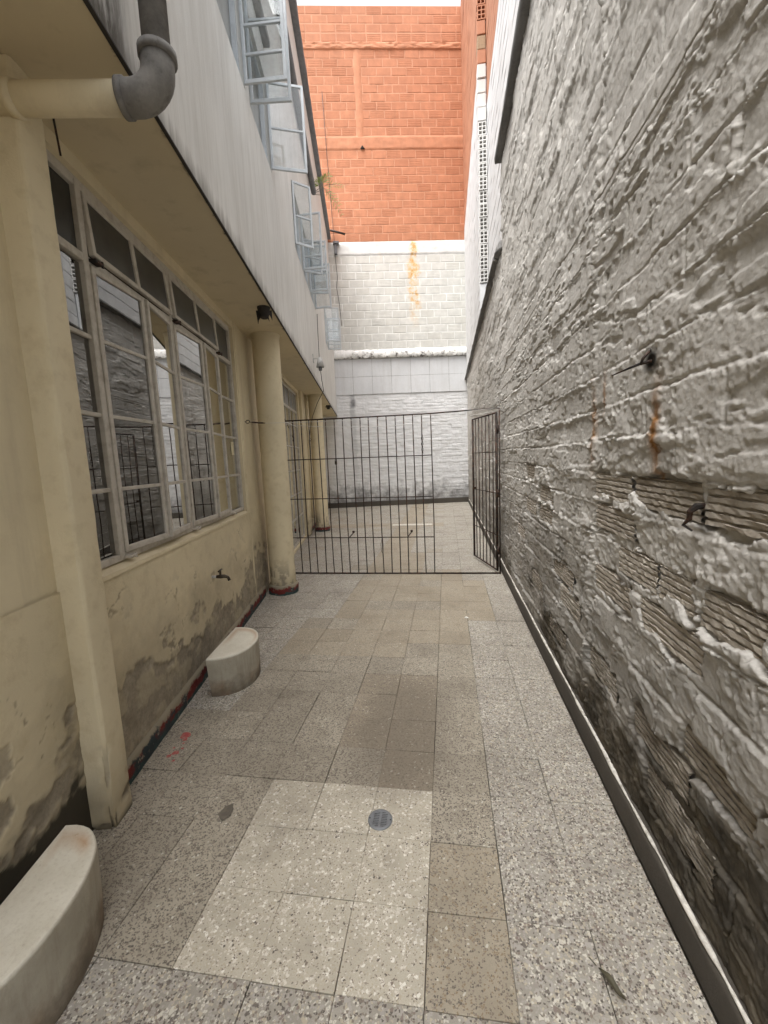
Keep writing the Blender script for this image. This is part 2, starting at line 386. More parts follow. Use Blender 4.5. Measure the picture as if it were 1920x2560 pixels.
M['glass_up'] = glass('casement_glass', (.93, .95, .96), 1.5, 0.0, .07, 1.8)

# ------------------------------------------------------------------ mesh builder
class MB:
    def __init__(s): s.v = []; s.f = []
    def add(s, vs, fs):
        o = len(s.v); s.v += [tuple(map(float, q)) for q in vs]; s.f += [tuple(o + i for i in f) for f in fs]; return s
    def box(s, x0, x1, y0, y1, z0, z1, ch=0.0):
        if ch <= 0:
            return s.add([(x0, y0, z0), (x1, y0, z0), (x1, y1, z0), (x0, y1, z0), (x0, y0, z1), (x1, y0, z1), (x1, y1, z1), (x0, y1, z1)],
                  [(0, 3, 2, 1), (4, 5, 6, 7), (0, 1, 5, 4), (1, 2, 6, 5), (2, 3, 7, 6), (3, 0, 4, 7)])
        import bmesh
        bm = bmesh.new(); bmesh.ops.create_cube(bm, size=1)
        for v in bm.verts: v.co = ((x0 + x1) / 2 + v.co.x * (x1 - x0), (y0 + y1) / 2 + v.co.y * (y1 - y0), (z0 + z1) / 2 + v.co.z * (z1 - z0))
        bmesh.ops.bevel(bm, geom=bm.edges[:], offset=ch, segments=1, affect='EDGES', profile=.5)
        bm.verts.index_update()
        s.add([v.co for v in bm.verts], [[v.index for v in f.verts] for f in bm.faces]); bm.free(); return s
    def tube(s, pts, r, n=8, cap=True):
        pts = [Vector(p) for p in pts]; rings = []
        up = None
        for i, p in enumerate(pts):
            t = (pts[min(i + 1, len(pts) - 1)] - pts[max(i - 1, 0)]).normalized()
            if up is None:
                up = Vector((0, 0, 1)) if abs(t.z) < .9 else Vector((1, 0, 0))
            a = t.cross(up)
            if a.length < 1e-4: a = t.cross(Vector((0, 1, 0)))
            a.normalize(); b = a.cross(t).normalized(); up = b
            rr = r[i] if isinstance(r, (list, tuple)) else r
            rings.append([p + a * rr * math.cos(2 * math.pi * k / n) + b * rr * math.sin(2 * math.pi * k / n) for k in range(n)])
        vs = [q for rg in rings for q in rg]; fs = []
        for i in range(len(pts) - 1):
            for k in range(n):
                fs.append((i * n + k, i * n + (k + 1) % n, (i + 1) * n + (k + 1) % n, (i + 1) * n + k))
        if cap: fs.append(tuple(range(n))[::-1]); fs.append(tuple((len(pts) - 1) * n + k for k in range(n)))
        return s.add(vs, fs)
    def lathe(s, prof, cx, cy, n=32, cap=True):
        vs = []; fs = []
        for (r, z) in prof:
            for k in range(n):
                a = 2 * math.pi * k / n; vs.append((cx + r * math.cos(a), cy + r * math.sin(a), z))
        for i in range(len(prof) - 1):
            for k in range(n): fs.append((i * n + k, i * n + (k + 1) % n, (i + 1) * n + (k + 1) % n, (i + 1) * n + k))
        if cap: fs.append(tuple(range(n))[::-1]); fs.append(tuple((len(prof) - 1) * n + k for k in range(n)))
        return s.add(vs, fs)
    def mesh(s, name, mat, smooth=False):
        me = bpy.data.meshes.new(name); me.from_pydata(s.v, [], s.f); me.update()
        if mat: me.materials.append(mat)
        if smooth: me.polygons.foreach_set('use_smooth', [True] * len(me.polygons))
        return me

def grid_mesh(name, P, mat, keep=None, attrs=None, smooth=True):
    ny, nz = P.shape[:2]
    me = bpy.data.meshes.new(name)
    idx = np.arange(ny * nz).reshape(ny, nz)
    q = np.stack([idx[:-1, :-1], idx[1:, :-1], idx[1:, 1:], idx[:-1, 1:]], -1)
    if keep is not None: q = q[keep]
    q = q.reshape(-1, 4)
    me.vertices.add(ny * nz); me.vertices.foreach_set('co', P.reshape(-1).astype(np.float32))
    me.loops.add(q.size); me.loops.foreach_set('vertex_index', q.reshape(-1).astype(np.int32))
    me.polygons.add(len(q)); me.polygons.foreach_set('loop_start', np.arange(0, q.size, 4, dtype=np.int32))
    me.polygons.foreach_set('loop_total', np.full(len(q), 4, np.int32))
    if smooth: me.polygons.foreach_set('use_smooth', np.ones(len(q), bool))
    me.update(calc_edges=True); me.validate()
    for k, a in (attrs or {}).items():
        at = me.attributes.new(k, 'FLOAT', 'POINT'); at.data.foreach_set('value', np.clip(a, 0, 1).reshape(-1).astype(np.float32))
    me.materials.append(mat)
    return me

def rotL(p):
    c, s = math.cos(HALF), math.sin(HALF); return Vector((c * p[0] - s * p[1], s * p[0] + c * p[1], p[2]))

class Thing:
    """A top-level thing; frame 'R' is the world, frame 'L' is turned by HALF about the vertical."""
    def __init__(s, name, label, cat, base, frame='R', group=None, kind=None):
        s.base = Vector(base); s.frame = frame
        s.o = bpy.data.objects.new(name, None); COL.objects.link(s.o); s.o.empty_display_size = .1
        s.o.location = rotL(base) if frame == 'L' else base
        s.o.rotation_euler = (0, 0, HALF if frame == 'L' else 0)
        s.o['label'] = label
        if cat: s.o['category'] = cat
        if group: s.o['group'] = group
        if kind: s.o['kind'] = kind
    def part(s, name, mb, mat=None, smooth=False, parent=None, label=None, loc=None, rot=None, kind=None):
        """mb in frame coordinates when loc is None, else in coordinates local to loc."""
        me = mb.mesh(name, mat, smooth) if isinstance(mb, MB) else mb
        o = bpy.data.objects.new(name, me); COL.objects.link(o)
        par = parent or s.o; o.parent = par
        poff = Vector(par.get('_off', (0, 0, 0))) if parent else Vector((0, 0, 0))
        if loc is None: o.location = -s.base - poff if parent else -s.base; off = -s.base
        else: off = Vector(loc) - s.base; o.location = off - poff
        if parent is None: o['_off'] = tuple(off)
        if rot: o.rotation_euler = rot
        if label: o['label'] = label
        if kind: o['kind'] = kind
        return o
    def sub(s, parent, name, mb, mat=None, loc=(0, 0, 0), smooth=False):
        """sub-part in the parent's own local coordinates"""
        me = mb.mesh(name, mat, smooth) if isinstance(mb, MB) else mb
        o = bpy.data.objects.new(name, me); COL.objects.link(o); o.parent = parent; o.location = loc; return o
def single(name, mb, mat, label, cat, base, frame='R', smooth=False, group=None, kind=None):
    me = mb.mesh(name, mat, smooth) if isinstance(mb, MB) else mb
    o = bpy.data.objects.new(name, me); COL.objects.link(o)
    me.transform(Matrix.Translation(-Vector(base)))
    o.location = rotL(base) if frame == 'L' else base
    o.rotation_euler = (0, 0, HALF if frame == 'L' else 0)
    if label: o['label'] = label
    if cat: o['category'] = cat
    if group: o['group'] = group
    if kind: o['kind'] = kind
    return o

def wall_x(mb, x, ys, zs, open_fn, depth):
    """Wall face at constant x (facing +x) over the grid ys by zs, with openings and their reveals."""
    for i in range(len(ys) - 1):
        for j in range(len(zs) - 1):
            y0, y1, z0, z1 = ys[i], ys[i + 1], zs[j], zs[j + 1]
            if open_fn((y0 + y1) / 2, (z0 + z1) / 2):
                def o(a, b): return open_fn(a, b)
                if i == 0 or not o((ys[i - 1] + ys[i]) / 2, (z0 + z1) / 2): mb.add([(x, y0, z0), (x, y0, z1), (x - depth, y0, z1), (x - depth, y0, z0)], [(0, 1, 2, 3)])
                if i == len(ys) - 2 or not o((ys[i + 1] + ys[i + 2]) / 2, (z0 + z1) / 2): mb.add([(x, y1, z0), (x - depth, y1, z0), (x - depth, y1, z1), (x, y1, z1)], [(0, 1, 2, 3)])
                if j == 0 or not o((y0 + y1) / 2, (zs[j - 1] + zs[j]) / 2): mb.add([(x, y0, z0), (x - depth, y0, z0), (x - depth, y1, z0), (x, y1, z0)], [(0, 1, 2, 3)])
                if j == len(zs) - 2 or not o((y0 + y1) / 2, (zs[j + 1] + zs[j + 2]) / 2): mb.add([(x, y0, z1), (x, y1, z1), (x - depth, y1, z1), (x - depth, y0, z1)], [(0, 1, 2, 3)])
            else:
                mb.add([(x, y0, z0), (x, y1, z0), (x, y1, z1), (x, y0, z1)], [(0, 1, 2, 3)])
                mb.add([(x - depth, y0, z0), (x - depth, y0, z1), (x - depth, y1, z1), (x - depth, y1, z0)], [(0, 1, 2, 3)])

# ================================================================== GROUND AND FLOOR
g = MB().add([(-150, -150, -.12), (150, -150, -.12), (150, 150, -.12), (-150, 150, -.12)], [(0, 1, 2, 3)])
single('ground', g, M['grout'], None, None, (0, 0, -.12), kind='structure')
floor = single('floor', MB().box(-3.9, .76, -3.2, 14.3, -.10, -.022), M['grout'], None, None, (0, 0, 0), kind='structure')
TX, TY, X0, Y0 = .2535, .2512, -.095, 1.707
def tile_kind(i, j, x, y):
    r = random.random()
    if -3 <= i <= -1 and -3 <= j <= -1: return 't_light'
    if j <= -4: return 't_agg'
    if i >= 1:
        if 3.26 < y < 5.0 and i == 1 and y > 3.8: return 't_tan'
        return 't_agg'
    if i == 0:
        if y < 1.5: return 't_tan' if y < 1.4 else 't_dark'
        if y < 3.2: return 't_dark'
        return 't_tan' if y < 4.8 else 't_agg' if y > 5.4 else 't_tan'
    if y > 8.9 and y < 9.6: return 't_tan'
    if y > 5.3: return 't_tan' if i in (-3, -4) or (i == -2 and y < 6.6) else ('t_agg' if r < .92 else 't_dark')
    if i <= -5 and y > 3.8: return 't_agg'
    if i <= -6 and y > 2.3: return 't_agg'
    if i in (-1, -2) and 1.7 < y < 2.75 and not (i == -2 and y < 1.95): return 't_stain'
    if y > 2.9: return 't_tan' if r < .85 else 't_dark'
    return 't_dark'
tile_cache = {}
def tile_mesh(kind, v):
    k = (kind, v)
    if k not in tile_cache:
        a, b = TX / 2 - .0008, TY / 2 - .0008; c = .0012
        mb = MB(); rr = random.Random(v)
        def j(): return rr.uniform(-.0006, .0006)
        mb.add([(-a, -b, -.02), (a, -b, -.02), (a, b, -.02), (-a, b, -.02), (-a, -b, -c), (a, -b, -c), (a, b, -c), (-a, b, -c),
                (-a + c + j(), -b + c + j(), 0), (a - c + j(), -b + c + j(), 0), (a - c + j(), b - c + j(), 0), (-a + c + j(), b - c + j(), 0)],
               [(0, 1, 5, 4), (1, 2, 6, 5), (2, 3, 7, 6), (3, 0, 4, 7), (4, 5, 9, 8), (5, 6, 10, 9), (6, 7, 11, 10), (7, 4, 8, 11), (8, 9, 10, 11)])
        tile_cache[k] = mb.mesh('tile', M[kind])
    return tile_cache[k]
far_tiles = {}
for i in range(-15, 3):
    for j in range(-9, 50):
        x = X0 + (i + .5) * TX; y = Y0 + (j + .5) * TY
        # stay in front of the left-hand building
        if x < -1.42 - .2 * max(y, 0) : continue
        wx = math.cos(HALF) * x + math.sin(HALF) * y; wy = -math.sin(HALF) * x + math.cos(HALF) * y
        if wx < -1.36 or wy > 13.55: continue
        k = tile_kind(i, j, x, y); inview = y > .55 and wx > -1.27
        dz = random.uniform(-.0022, .0018); tl = (random.uniform(-.008, .008), random.uniform(-.008, .008), random.uniform(-.005, .005))
        if inview and j < 17:
            o = bpy.data.objects.new('tile', tile_mesh(k, random.randint(0, 3))); COL.objects.link(o); o.parent = floor
            o.location = (x + random.uniform(-.001, .001), y + random.uniform(-.001, .001), dz); o.rotation_euler = tl
        else:
            far_tiles.setdefault(k, MB()).box(x - TX / 2 + .0012, x + TX / 2 - .0012, y - TY / 2 + .0012, y + TY / 2 - .0012, -.02, dz - .0005)
for k, mb in far_tiles.items():
    o = bpy.data.objects.new('tile_field', mb.mesh('tile_field', M[k])); COL.objects.link(o); o.parent = floor; o['kind'] = 'stuff'
# white patch of cement on the far floor
o = bpy.data.objects.new('white_strip', MB().box(-1.25, -.35, 9.18, 9.36, -.006, .003).mesh('white_strip', M['whiteline'])); COL.objects.link(o); o.parent = floor
# paint spots and stains lying on the tiles
def blob(cx, cy, r, n=14, seed=0, zz=.0035, sx=1, sy=1):
    rr = random.Random(seed); mb = MB()
    pts = [(cx, cy, zz)] + [(cx + sx * r * rr.uniform(.6, 1.15) * math.cos(2 * math.pi * k / n), cy + sy * r * rr.uniform(.6, 1.15) * math.sin(2 * math.pi * k / n), zz - .0008) for k in range(n)]
    return mb.add(pts, [(0, 1 + k, 1 + (k + 1) % n) for k in range(n)])
M['redpaint'] = plain('red_paint_spill', (.36, .075, .07), .7, wear=(.40, .27, .21), wscale=50, wamt=.8)
M['oil'] = plain('dark_oil_spot', (.11, .095, .075), .7, wear=(.2, .17, .13), wscale=25)
mb = MB()
for k, (x, y, r) in enumerate([(-1.49, 1.966, .03), (-1.47, 1.93, .014), (-1.455, 1.825, .02), (-1.475, 1.80, .014), (-1.49, 1.86, .009), (-1.44, 1.86, .008), (-1.46, 1.90, .007), (-1.43, 1.77, .01)]):
    q = blob(x, y, r, 12, k); mb.add(q.v, q.f)
o = bpy.data.objects.new('red_paint_spots', mb.mesh('red_paint_spots', M['redpaint'])); COL.objects.link(o); o.parent = floor
q = blob(-.985, 1.504, .035, 14, 4, sy=1.3)
o = bpy.data.objects.new('dark_spot', q.mesh('dark_spot', M['oil'])); COL.objects.link(o); o.parent = floor

# ================================================================== RIGHT: ROUGH RENDERED WALL
XW = .70
ROW, BR, ZB = .145, .42, .085
exposed = [(.86, 1.25, 1.285), (1.27, 1.69, 1.285), (1.71, 2.10, 1.285), (1.67, 2.09, 1.145), (.98, 1.24, .998), (1.27, 1.48, 1.0), (1.50, 1.82, .998),
           (1.22, 1.61, .850), (1.68, 2.08, .850), (.95, 1.29, .560), (1.25, 1.62, .42), (1.79, 2.12, .415), (3.46, 3.84, 1.29), (2.92, 3.33, 1.145), (3.42, 3.83, 1.0), (2.90, 3.30, 1.0),
           (2.44, 2.88, .70), (2.30, 2.70, .56), (1.12, 1.5, .27), (2.55, 2.95, .27), (3.9, 4.3, .70), (3.2, 3.6, .42)]
EH = .108
def build_rough_wall():
    th = Thing('rough_wall', 'tall grey wall of rough mortar render over bricks along the right side', 'wall', (.77, 5, 0), kind='thing')
    ys = np.concatenate([np.linspace(-1.5, .62, 40)[:-1], np.exp(np.arange(math.log(.62), math.log(13.95), .0041))])
    zs = np.concatenate([np.arange(0, 2.6, .0052), np.arange(2.6, 4.80, .011)])
    Y, Z = np.meshgrid(ys, zs, indexing='ij')
    wob = .030 * (fbm(Y * .7, Z * .5, 3, 1) - .5) + .022 * (fbm(Y * 7, Z * 5, 4, 4, .62) - .5) + .010 * (fbm(Y * 36, Z * 36, 2, 8) - .5)
    zz = Z - ZB + wob
    row = np.floor(zz / ROW); fz = zz / ROW - row
    yw = .03 * (fbm(Y * 6, Z * 9, 3, 17) - .5)
    yy = Y + yw + .5 * BR * (row % 2) + .10 * h2(row, row * 0 + 3, 7)
    col = np.floor(yy / BR); fy = yy / BR - col
    db = np.minimum(fz, 1 - fz) * ROW; dv = np.minimum(fy, 1 - fy) * BR
    low = sstep(2.4, .9, Z); near = sstep(9, 3, Y)
    def ridged(f, o, sd): return 1 - np.abs(2 * fbm(Y * f, Z * f, o, sd, .6) - 1)
    h = .022 * (fbm(Y * 1.0, Z * 1.3, 3, 9) - .5)
    pq = .35 + .65 * sstep(.42, .60, fbm(Y * 1.3, Z * 1.7, 4, 18, .6))
    h += (h2(row, col, 12) - .5) * .014 * pq + (h2(row, col, 13) - .5) * .016 * (fz - .5) * pq + (h2(row, col, 16) - .5) * .012 * (fy - .5) * pq + (h2(row, row * 0, 14) - .5) * .003
    pres = sstep(.44, .62, fbm(Y * 1.6, Z * 2.4, 4, 20, .6)); pres2 = sstep(.42, .58, fbm(Y * 2.6, Z * 3.4, 4, 29, .6))
    crumb = np.clip(fbm(Y * 38, Z * 44, 3, 24, .7) * 2.6 - .95, 0, 1); crumb2 = np.clip(fbm(Y * 85, Z * 95, 2, 27, .7) * 2.4 - .8, 0, 1)
    wide = .011 + .011 * fbm(Y * 3, Z * 3, 2, 35)
    up = fz > .5; jr = np.where(up, row + 1, row); bj = h2(jr * 3 + 1, np.floor(yy / BR * 2), 31) ** 1.6
    band = np.exp(-(db / wide) ** 2) * (.06 + .55 * pres) * (.25 + 1.5 * bj)
    vband = np.exp(-(dv / .013) ** 2) * pres2
    h += (.0075 * band + .004 * vband) * (.05 + 1.1 * crumb + 1.0 * crumb2)
    bj2 = h2(row * 5 + 2, col, 32)
    crack = np.exp(-((fz * ROW - .010) / .0048) ** 2) * (.35 + .65 * pres2) * (.3 + 1.1 * bj2) + .9 * np.exp(-(dv / .005) ** 2) * (1 - .4 * pres) * sstep(.35, .5, fbm(Y * 3, Z * 4, 3, 23))
    h -= .012 * crack * (.4 + 1.1 * fbm(Y * 14, Z * 14, 3, 25))
    t1 = fbm(Y * 1.9, Z * 2.6, 6, 33, .62); t2 = fbm(Y * 5.2, Z * 6, 5, 38, .62); t3 = fbm(Y * 1.2, Z * 5, 5, 44, .62)
    h += .006 * sstep(.50, .507, t1) + .0045 * sstep(.54, .549, t2) * (.4 + .8 * low) + .007 * sstep(.53, .538, t3) * (1 - low * .5)
    rough = np.maximum(sstep(.54, .62, fbm(Y * 2.3, Z * 2.9, 4, 41, .6)), .25)
    h += rough * (.0040 * (crumb - .3) + .0030 * (crumb2 - .3)) * (.5 + .6 * low)
    h += .0030 * (fbm(Y * 90, Z * 90, 2, 50) - .5) * sstep(4, 1.5, Y)
    h -= .006 * np.clip((fbm(Y * 30, Z * 30, 2, 53) - .74) * 9, 0, 1)
    # the long vertical joint
    cj = 2.13 + .05 * (fbm(Z * 2.2, Z * 0 + 3, 3, 46) - .5) * 2
    h += .016 * np.exp(-((Y - cj) / .020) ** 2) * (.3 + crumb) - .030 * np.exp(-((Y - cj - .022) / .008) ** 2) * sstep(.3, .5, fbm(Y * 2, Z * 3, 3, 48))
    h += .010 * np.exp(-((Y - 3.9) / .025) ** 2) * (.2 + crumb)
    ex = np.zeros_like(h)
    en = (fbm(Y * 8, Z * 13, 5, 55, .62) - .5) * .12 - .004
    for (a, b, c) in exposed:
        d = c + EH
        dd = np.minimum(np.minimum(Y - a, b - Y), np.minimum(Z - c, d - Z))
        ex = np.maximum(ex, sstep(-.004, .006, dd + .010 + en))
    h = h * (1 - .5 * ex) - .022 * ex
    # fade relief into the far end
    P = np.stack([XW - h, Y, Z], -1)
    ky = (ys[:-1] + ys[1:]) / 2; kz = (zs[:-1] + zs[1:]) / 2
    keep = ~((ky[:, None] > 5.36) & (kz[None, :] > 3.87))
    n1 = fbm(Y * 1.6, Z * 2.2, 5, 57, .6); n2 = fbm(Y * 7, Z * 9, 4, 58)
    grime_shade = sstep(.60, .12, Z + (n1 - .5) * .9 + (n2 - .5) * .3) * (.35 + .65 * sstep(9, 4, Y)) * .95
    grime_shade = np.maximum(grime_shade, .5 * sstep(1.35, .35, Z + (n1 - .5) * 1.2))  # lower wall darkened further: lack of sky light painted in along with dirt
    grime_shade = np.maximum(grime_shade, .5 * sstep(.58, .75, fbm(Y * 2.2, Z * 2.2, 5, 60, .65)) * low)
    def spot(y0, z0, ry, rz): return np.exp(-(((Y - y0) / ry) ** 2 + ((Z - z0) / rz) ** 2))
    rust = np.maximum.reduce([spot(2.14, 1.60, .036, .17) * 1.5, spot(2.02, 1.73, .018, .09) * 1.4, spot(1.53, 1.55, .026, .14) * 1.5, spot(1.52, 1.42, .014, .09)]) * sstep(.2, .5, fbm(Y * 34, Z * .7, 3, 61)) * .75
    soot = np.maximum(spot(1.57, 1.79, .05, .035) * 1.4, spot(1.25, 1.30, .03, .04)) * sstep(.3, .55, fbm(Y * 14, Z * 14, 3, 62))
    crust_highlight = np.clip(band * (crumb + crumb2) * .8 - .15, 0, .6) * (1 - grime_shade)  # highlight on the ragged mortar lips, painted as a lighter colour
    me = grid_mesh('render_face', P, M['rough'], keep, dict(grime_shade=grime_shade, rust=rust, soot=soot, crust_highlight=crust_highlight), smooth=False)
    th.part('render_face', me)
    th.part('wall_core', MB().box(.735, .838, -1.5, 5.35, 0, 4.785).box(.735, .838, 5.352, 13.95, 0, 3.862), M['copingdark'])
    # bare bricks
    def grooved(seed):
        rr = random.Random(seed); L_, H_ = 1.0, EH; ng = 5; prof = []
        z = 0
        pitch = H_ / ng
        for k in range(ng):
            prof += [(k * pitch, 0), (k * pitch + pitch * .58, 0), (k * pitch + pitch * .66, -.0065), (k * pitch + pitch * .90, -.0065)]
        prof += [(H_, 0), (H_, -.03)]; prof = [(0, -.03)] + prof
        nx = 17; vs = []; fs = []
        for a in range(nx):
            for (z, d) in prof:
                vs.append((-(d + rr.uniform(-.003, .0025)), a / (nx - 1) * L_, z + rr.uniform(-.002, .002)))
        m_ = len(prof)
        for a in range(nx - 1):
            for k in range(m_ - 1): fs.append((a * m_ + k, a * m_ + k + 1, (a + 1) * m_ + k + 1, (a + 1) * m_ + k))
        return MB().add(vs, fs).mesh('brick', M['grooved'])
    var = [grooved(k) for k in range(5)]
    for k, (a, b, c) in enumerate(exposed):
        o = th.part('brick', var[k % 5], loc=(XW + .001 + random.uniform(-.003, .004), a, c), rot=(0, random.uniform(-.02, .02), random.uniform(-.008, .008))); o.scale = (1, b - a, 1)
    # cement skirting and its splashed white top line
    ysk = np.concatenate([np.linspace(-1.5, .6, 12), np.exp(np.arange(math.log(.65), math.log(13.92), .02))])
    prof = [(0, 0), (0, .06), (0, .105), (.003, .118), (.012, .126), (.05, .132)]
    Pk = np.zeros((len(ysk), len(prof), 3))
    for k, (dx, z) in enumerate(prof):
        wv = .010 * (fbm(ysk * 2.2, ysk * 0, 3, 5) - .5) + .004 * (fbm(ysk * 14, ysk * 0 + k * .3, 3, 8) - .5)
        Pk[:, k, 0] = .669 + dx + wv; Pk[:, k, 1] = ysk; Pk[:, k, 2] = z + (.012 * (fbm(ysk * 3, ysk * 0, 3, 6) - .5) if z > .1 else 0)
    th.part('skirting', grid_mesh('skirting', Pk, M['cement']))
    pl = []
    mb = MB(); yl = np.exp(np.arange(math.log(.65), math.log(13.5), .012))
    cx = .678 + .010 * (fbm(yl * 2.2, yl * 0, 3, 5) - .5); cz = .128 + .012 * (fbm(yl * 3, yl * 0, 3, 6) - .5)
    rr_ = .001 + .012 * fbm(yl * 9, yl * 0, 4, 19)
    mb.tube([(cx[k] + .002, yl[k], cz[k]) for k in range(len(yl))], [float(q) for q in rr_], 6)
    th.part('splashed_edge', mb, M['whiteline'], True)
    # copings
    def coping(y0, y1, z0, t):
        n = int((y1 - y0) / .06) + 2; yv = np.linspace(y0, y1, n)
        pr = [(.86, 0), (.70, 0), (.625, .0), (.62, t * .5), (.63, t), (.86, t)]
        Q = np.zeros((n, len(pr), 3))
        for k, (x, z) in enumerate(pr):
            Q[:, k, 0] = x + (.016 * (fbm(yv * 4, yv * 0 + k, 3, 15) - .5) if x < .65 else 0); Q[:, k, 1] = yv; Q[:, k, 2] = z0 + z + .012 * (fbm(yv * 3, yv * 0 + k, 3, 16) - .5)
        th.part('coping', grid_mesh('coping', Q, M['copingdark'], smooth=False))
        th.part('coping_end', MB().add([(p[0], y1, z0 + p[1]) for p in pr], [tuple(range(len(pr)))]).add([(p[0], y0, z0 + p[1]) for p in pr], [tuple(range(len(pr)))[::-1]]), M['copingdark'])
    coping(-1.5, 5.36, 4.79, .11); coping(5.62, 13.93, 3.865, .05)
    # mortar lump where the tall part steps down
    n, m = 14, 18; Q = np.zeros((n, m, 3))
    for a in range(n):
        for b in range(m):
            u = a / (n - 1); v = math.pi * 2 * b / (m - 1)
            r = math.sin(math.pi * min(1, .06 + .94 * u)) ** .6
            Q[a, b] = (.735 + .10 * r * math.cos(v) + .01 * math.sin(5 * v + 3 * u), 5.36 + .42 * u, 3.90 + (.19 * (1 - .75 * u)) * r * math.sin(v) * (1 if math.sin(v) > 0 else .3))
    th.part('mortar_lump', grid_mesh('mortar_lump', Q, M['copingdark']))
    # stub of reinforcing bar, small iron hook
    single('iron_bar_stub', MB().tube([(.70, 1.56, 1.79), (.66, 1.585, 1.785), (.63, 1.60, 1.775), (.60, 1.66, 1.765)], [.006, .005, .004, .002], 7).tube([(.69, 1.57, 1.83), (.665, 1.575, 1.80), (.66, 1.58, 1.78)], .005, 6), M['iron'],
           'rusty black bar stub poking out of the rough wall above two rust streaks', 'metal stub', (.70, 1.56, 1.79), smooth=True)
    single('iron_hook', MB().tube([(.705, 1.262, 1.335), (.685, 1.262, 1.333), (.672, 1.268, 1.318), (.676, 1.276, 1.296), (.668, 1.29, 1.276), (.682, 1.272, 1.262)], [.008, .010, .008, .007, .005, .003], 7), M['iron'],
           'small black iron hook set in the row of bare grooved bricks', 'hook', (.70, 1.25, 1.3))
build_rough_wall()

# ================================================================== RIGHT: WHITE NEIGHBOUR ABOVE THE ROUGH WALL
def course_mesh(y0, y1, x, thick, z0, hgt, seed):
    rr = random.Random(seed); n = max(3, int((y1 - y0) / .43) * 2); vs = []; fs = []
    pr = [(x + thick, 0), (x + .006, 0), (x, .006), (x, hgt - .006), (x + .006, hgt), (x + thick, hgt)]
    for a in range(n + 1):
        y = y0 + (y1 - y0) * a / n
        for (px, pz) in pr:
            vs.append((px + (rr.uniform(-.004, .004) if px < x + .01 else 0), y, z0 + pz + rr.uniform(-.003, .003)))
    m = len(pr)
    for a in range(n):
        for k in range(m - 1): fs.append((a * m + k, (a + 1) * m + k, (a + 1) * m + k + 1, a * m + k + 1))
    fs.append(tuple(range(m))); fs.append(tuple(n * m + k for k in range(m))[::-1])
    return MB().add(vs, fs)
def hollow_block(w, h, d, nx, nz, mat, inner):
    """Block end seen along -y: front face at y=0 with square cells going back."""
    mb = MB(); bx = .016; hx = (w - bx * (nx + 1)) / nx; hz = (h - bx * (nz + 1)) / nz
    xs = [0]; 
    for k in range(nx): xs += [xs[-1] + bx, xs[-1] + bx + hx]
    xs.append(w); zs = [0]
    for k in range(nz): zs += [zs[-1] + bx, zs[-1] + bx + hz]
    zs.append(h)
    hol = MB()
    for a in range(len(xs) - 1):
        for b in range(len(zs) - 1):
            x0, x1, z0, z1 = xs[a], xs[a + 1], zs[b], zs[b + 1]
            if a % 2 == 1 and b % 2 == 1:
                for q in ([(x0, 0, z0), (x0, d, z0), (x0, d, z1), (x0, 0, z1)], [(x1, 0, z0), (x1, 0, z1), (x1, d, z1), (x1, d, z0)], [(x0, 0, z0), (x1, 0, z0), (x1, d, z0), (x0, d, z0)], [(x0, 0, z1), (x0, d, z1), (x1, d, z1), (x1, 0, z1)], [(x0, d, z0), (x1, d, z0), (x1, d, z1), (x0, d, z1)]):
                    mb.add(q, [(0, 1, 2, 3)])
            else: mb.add([(x0, 0, z0), (x0, 0, z1), (x1, 0, z1), (x1, 0, z0)], [(0, 1, 2, 3)])
    mb.add([(0, 0, 0), (0, 0, h), (0, d, h), (0, d, 0)], [(0, 1, 2, 3)]).add([(w, 0, 0), (w, d, 0), (w, d, h), (w, 0, h)], [(0, 1, 2, 3)])
    mb.add([(0, 0, h), (w, 0, h), (w, d, h), (0, d, h)], [(0, 1, 2, 3)]).add([(0, 0, 0), (0, d, 0), (w, d, 0), (w, 0, 0)], [(0, 1, 2, 3)])
    return mb
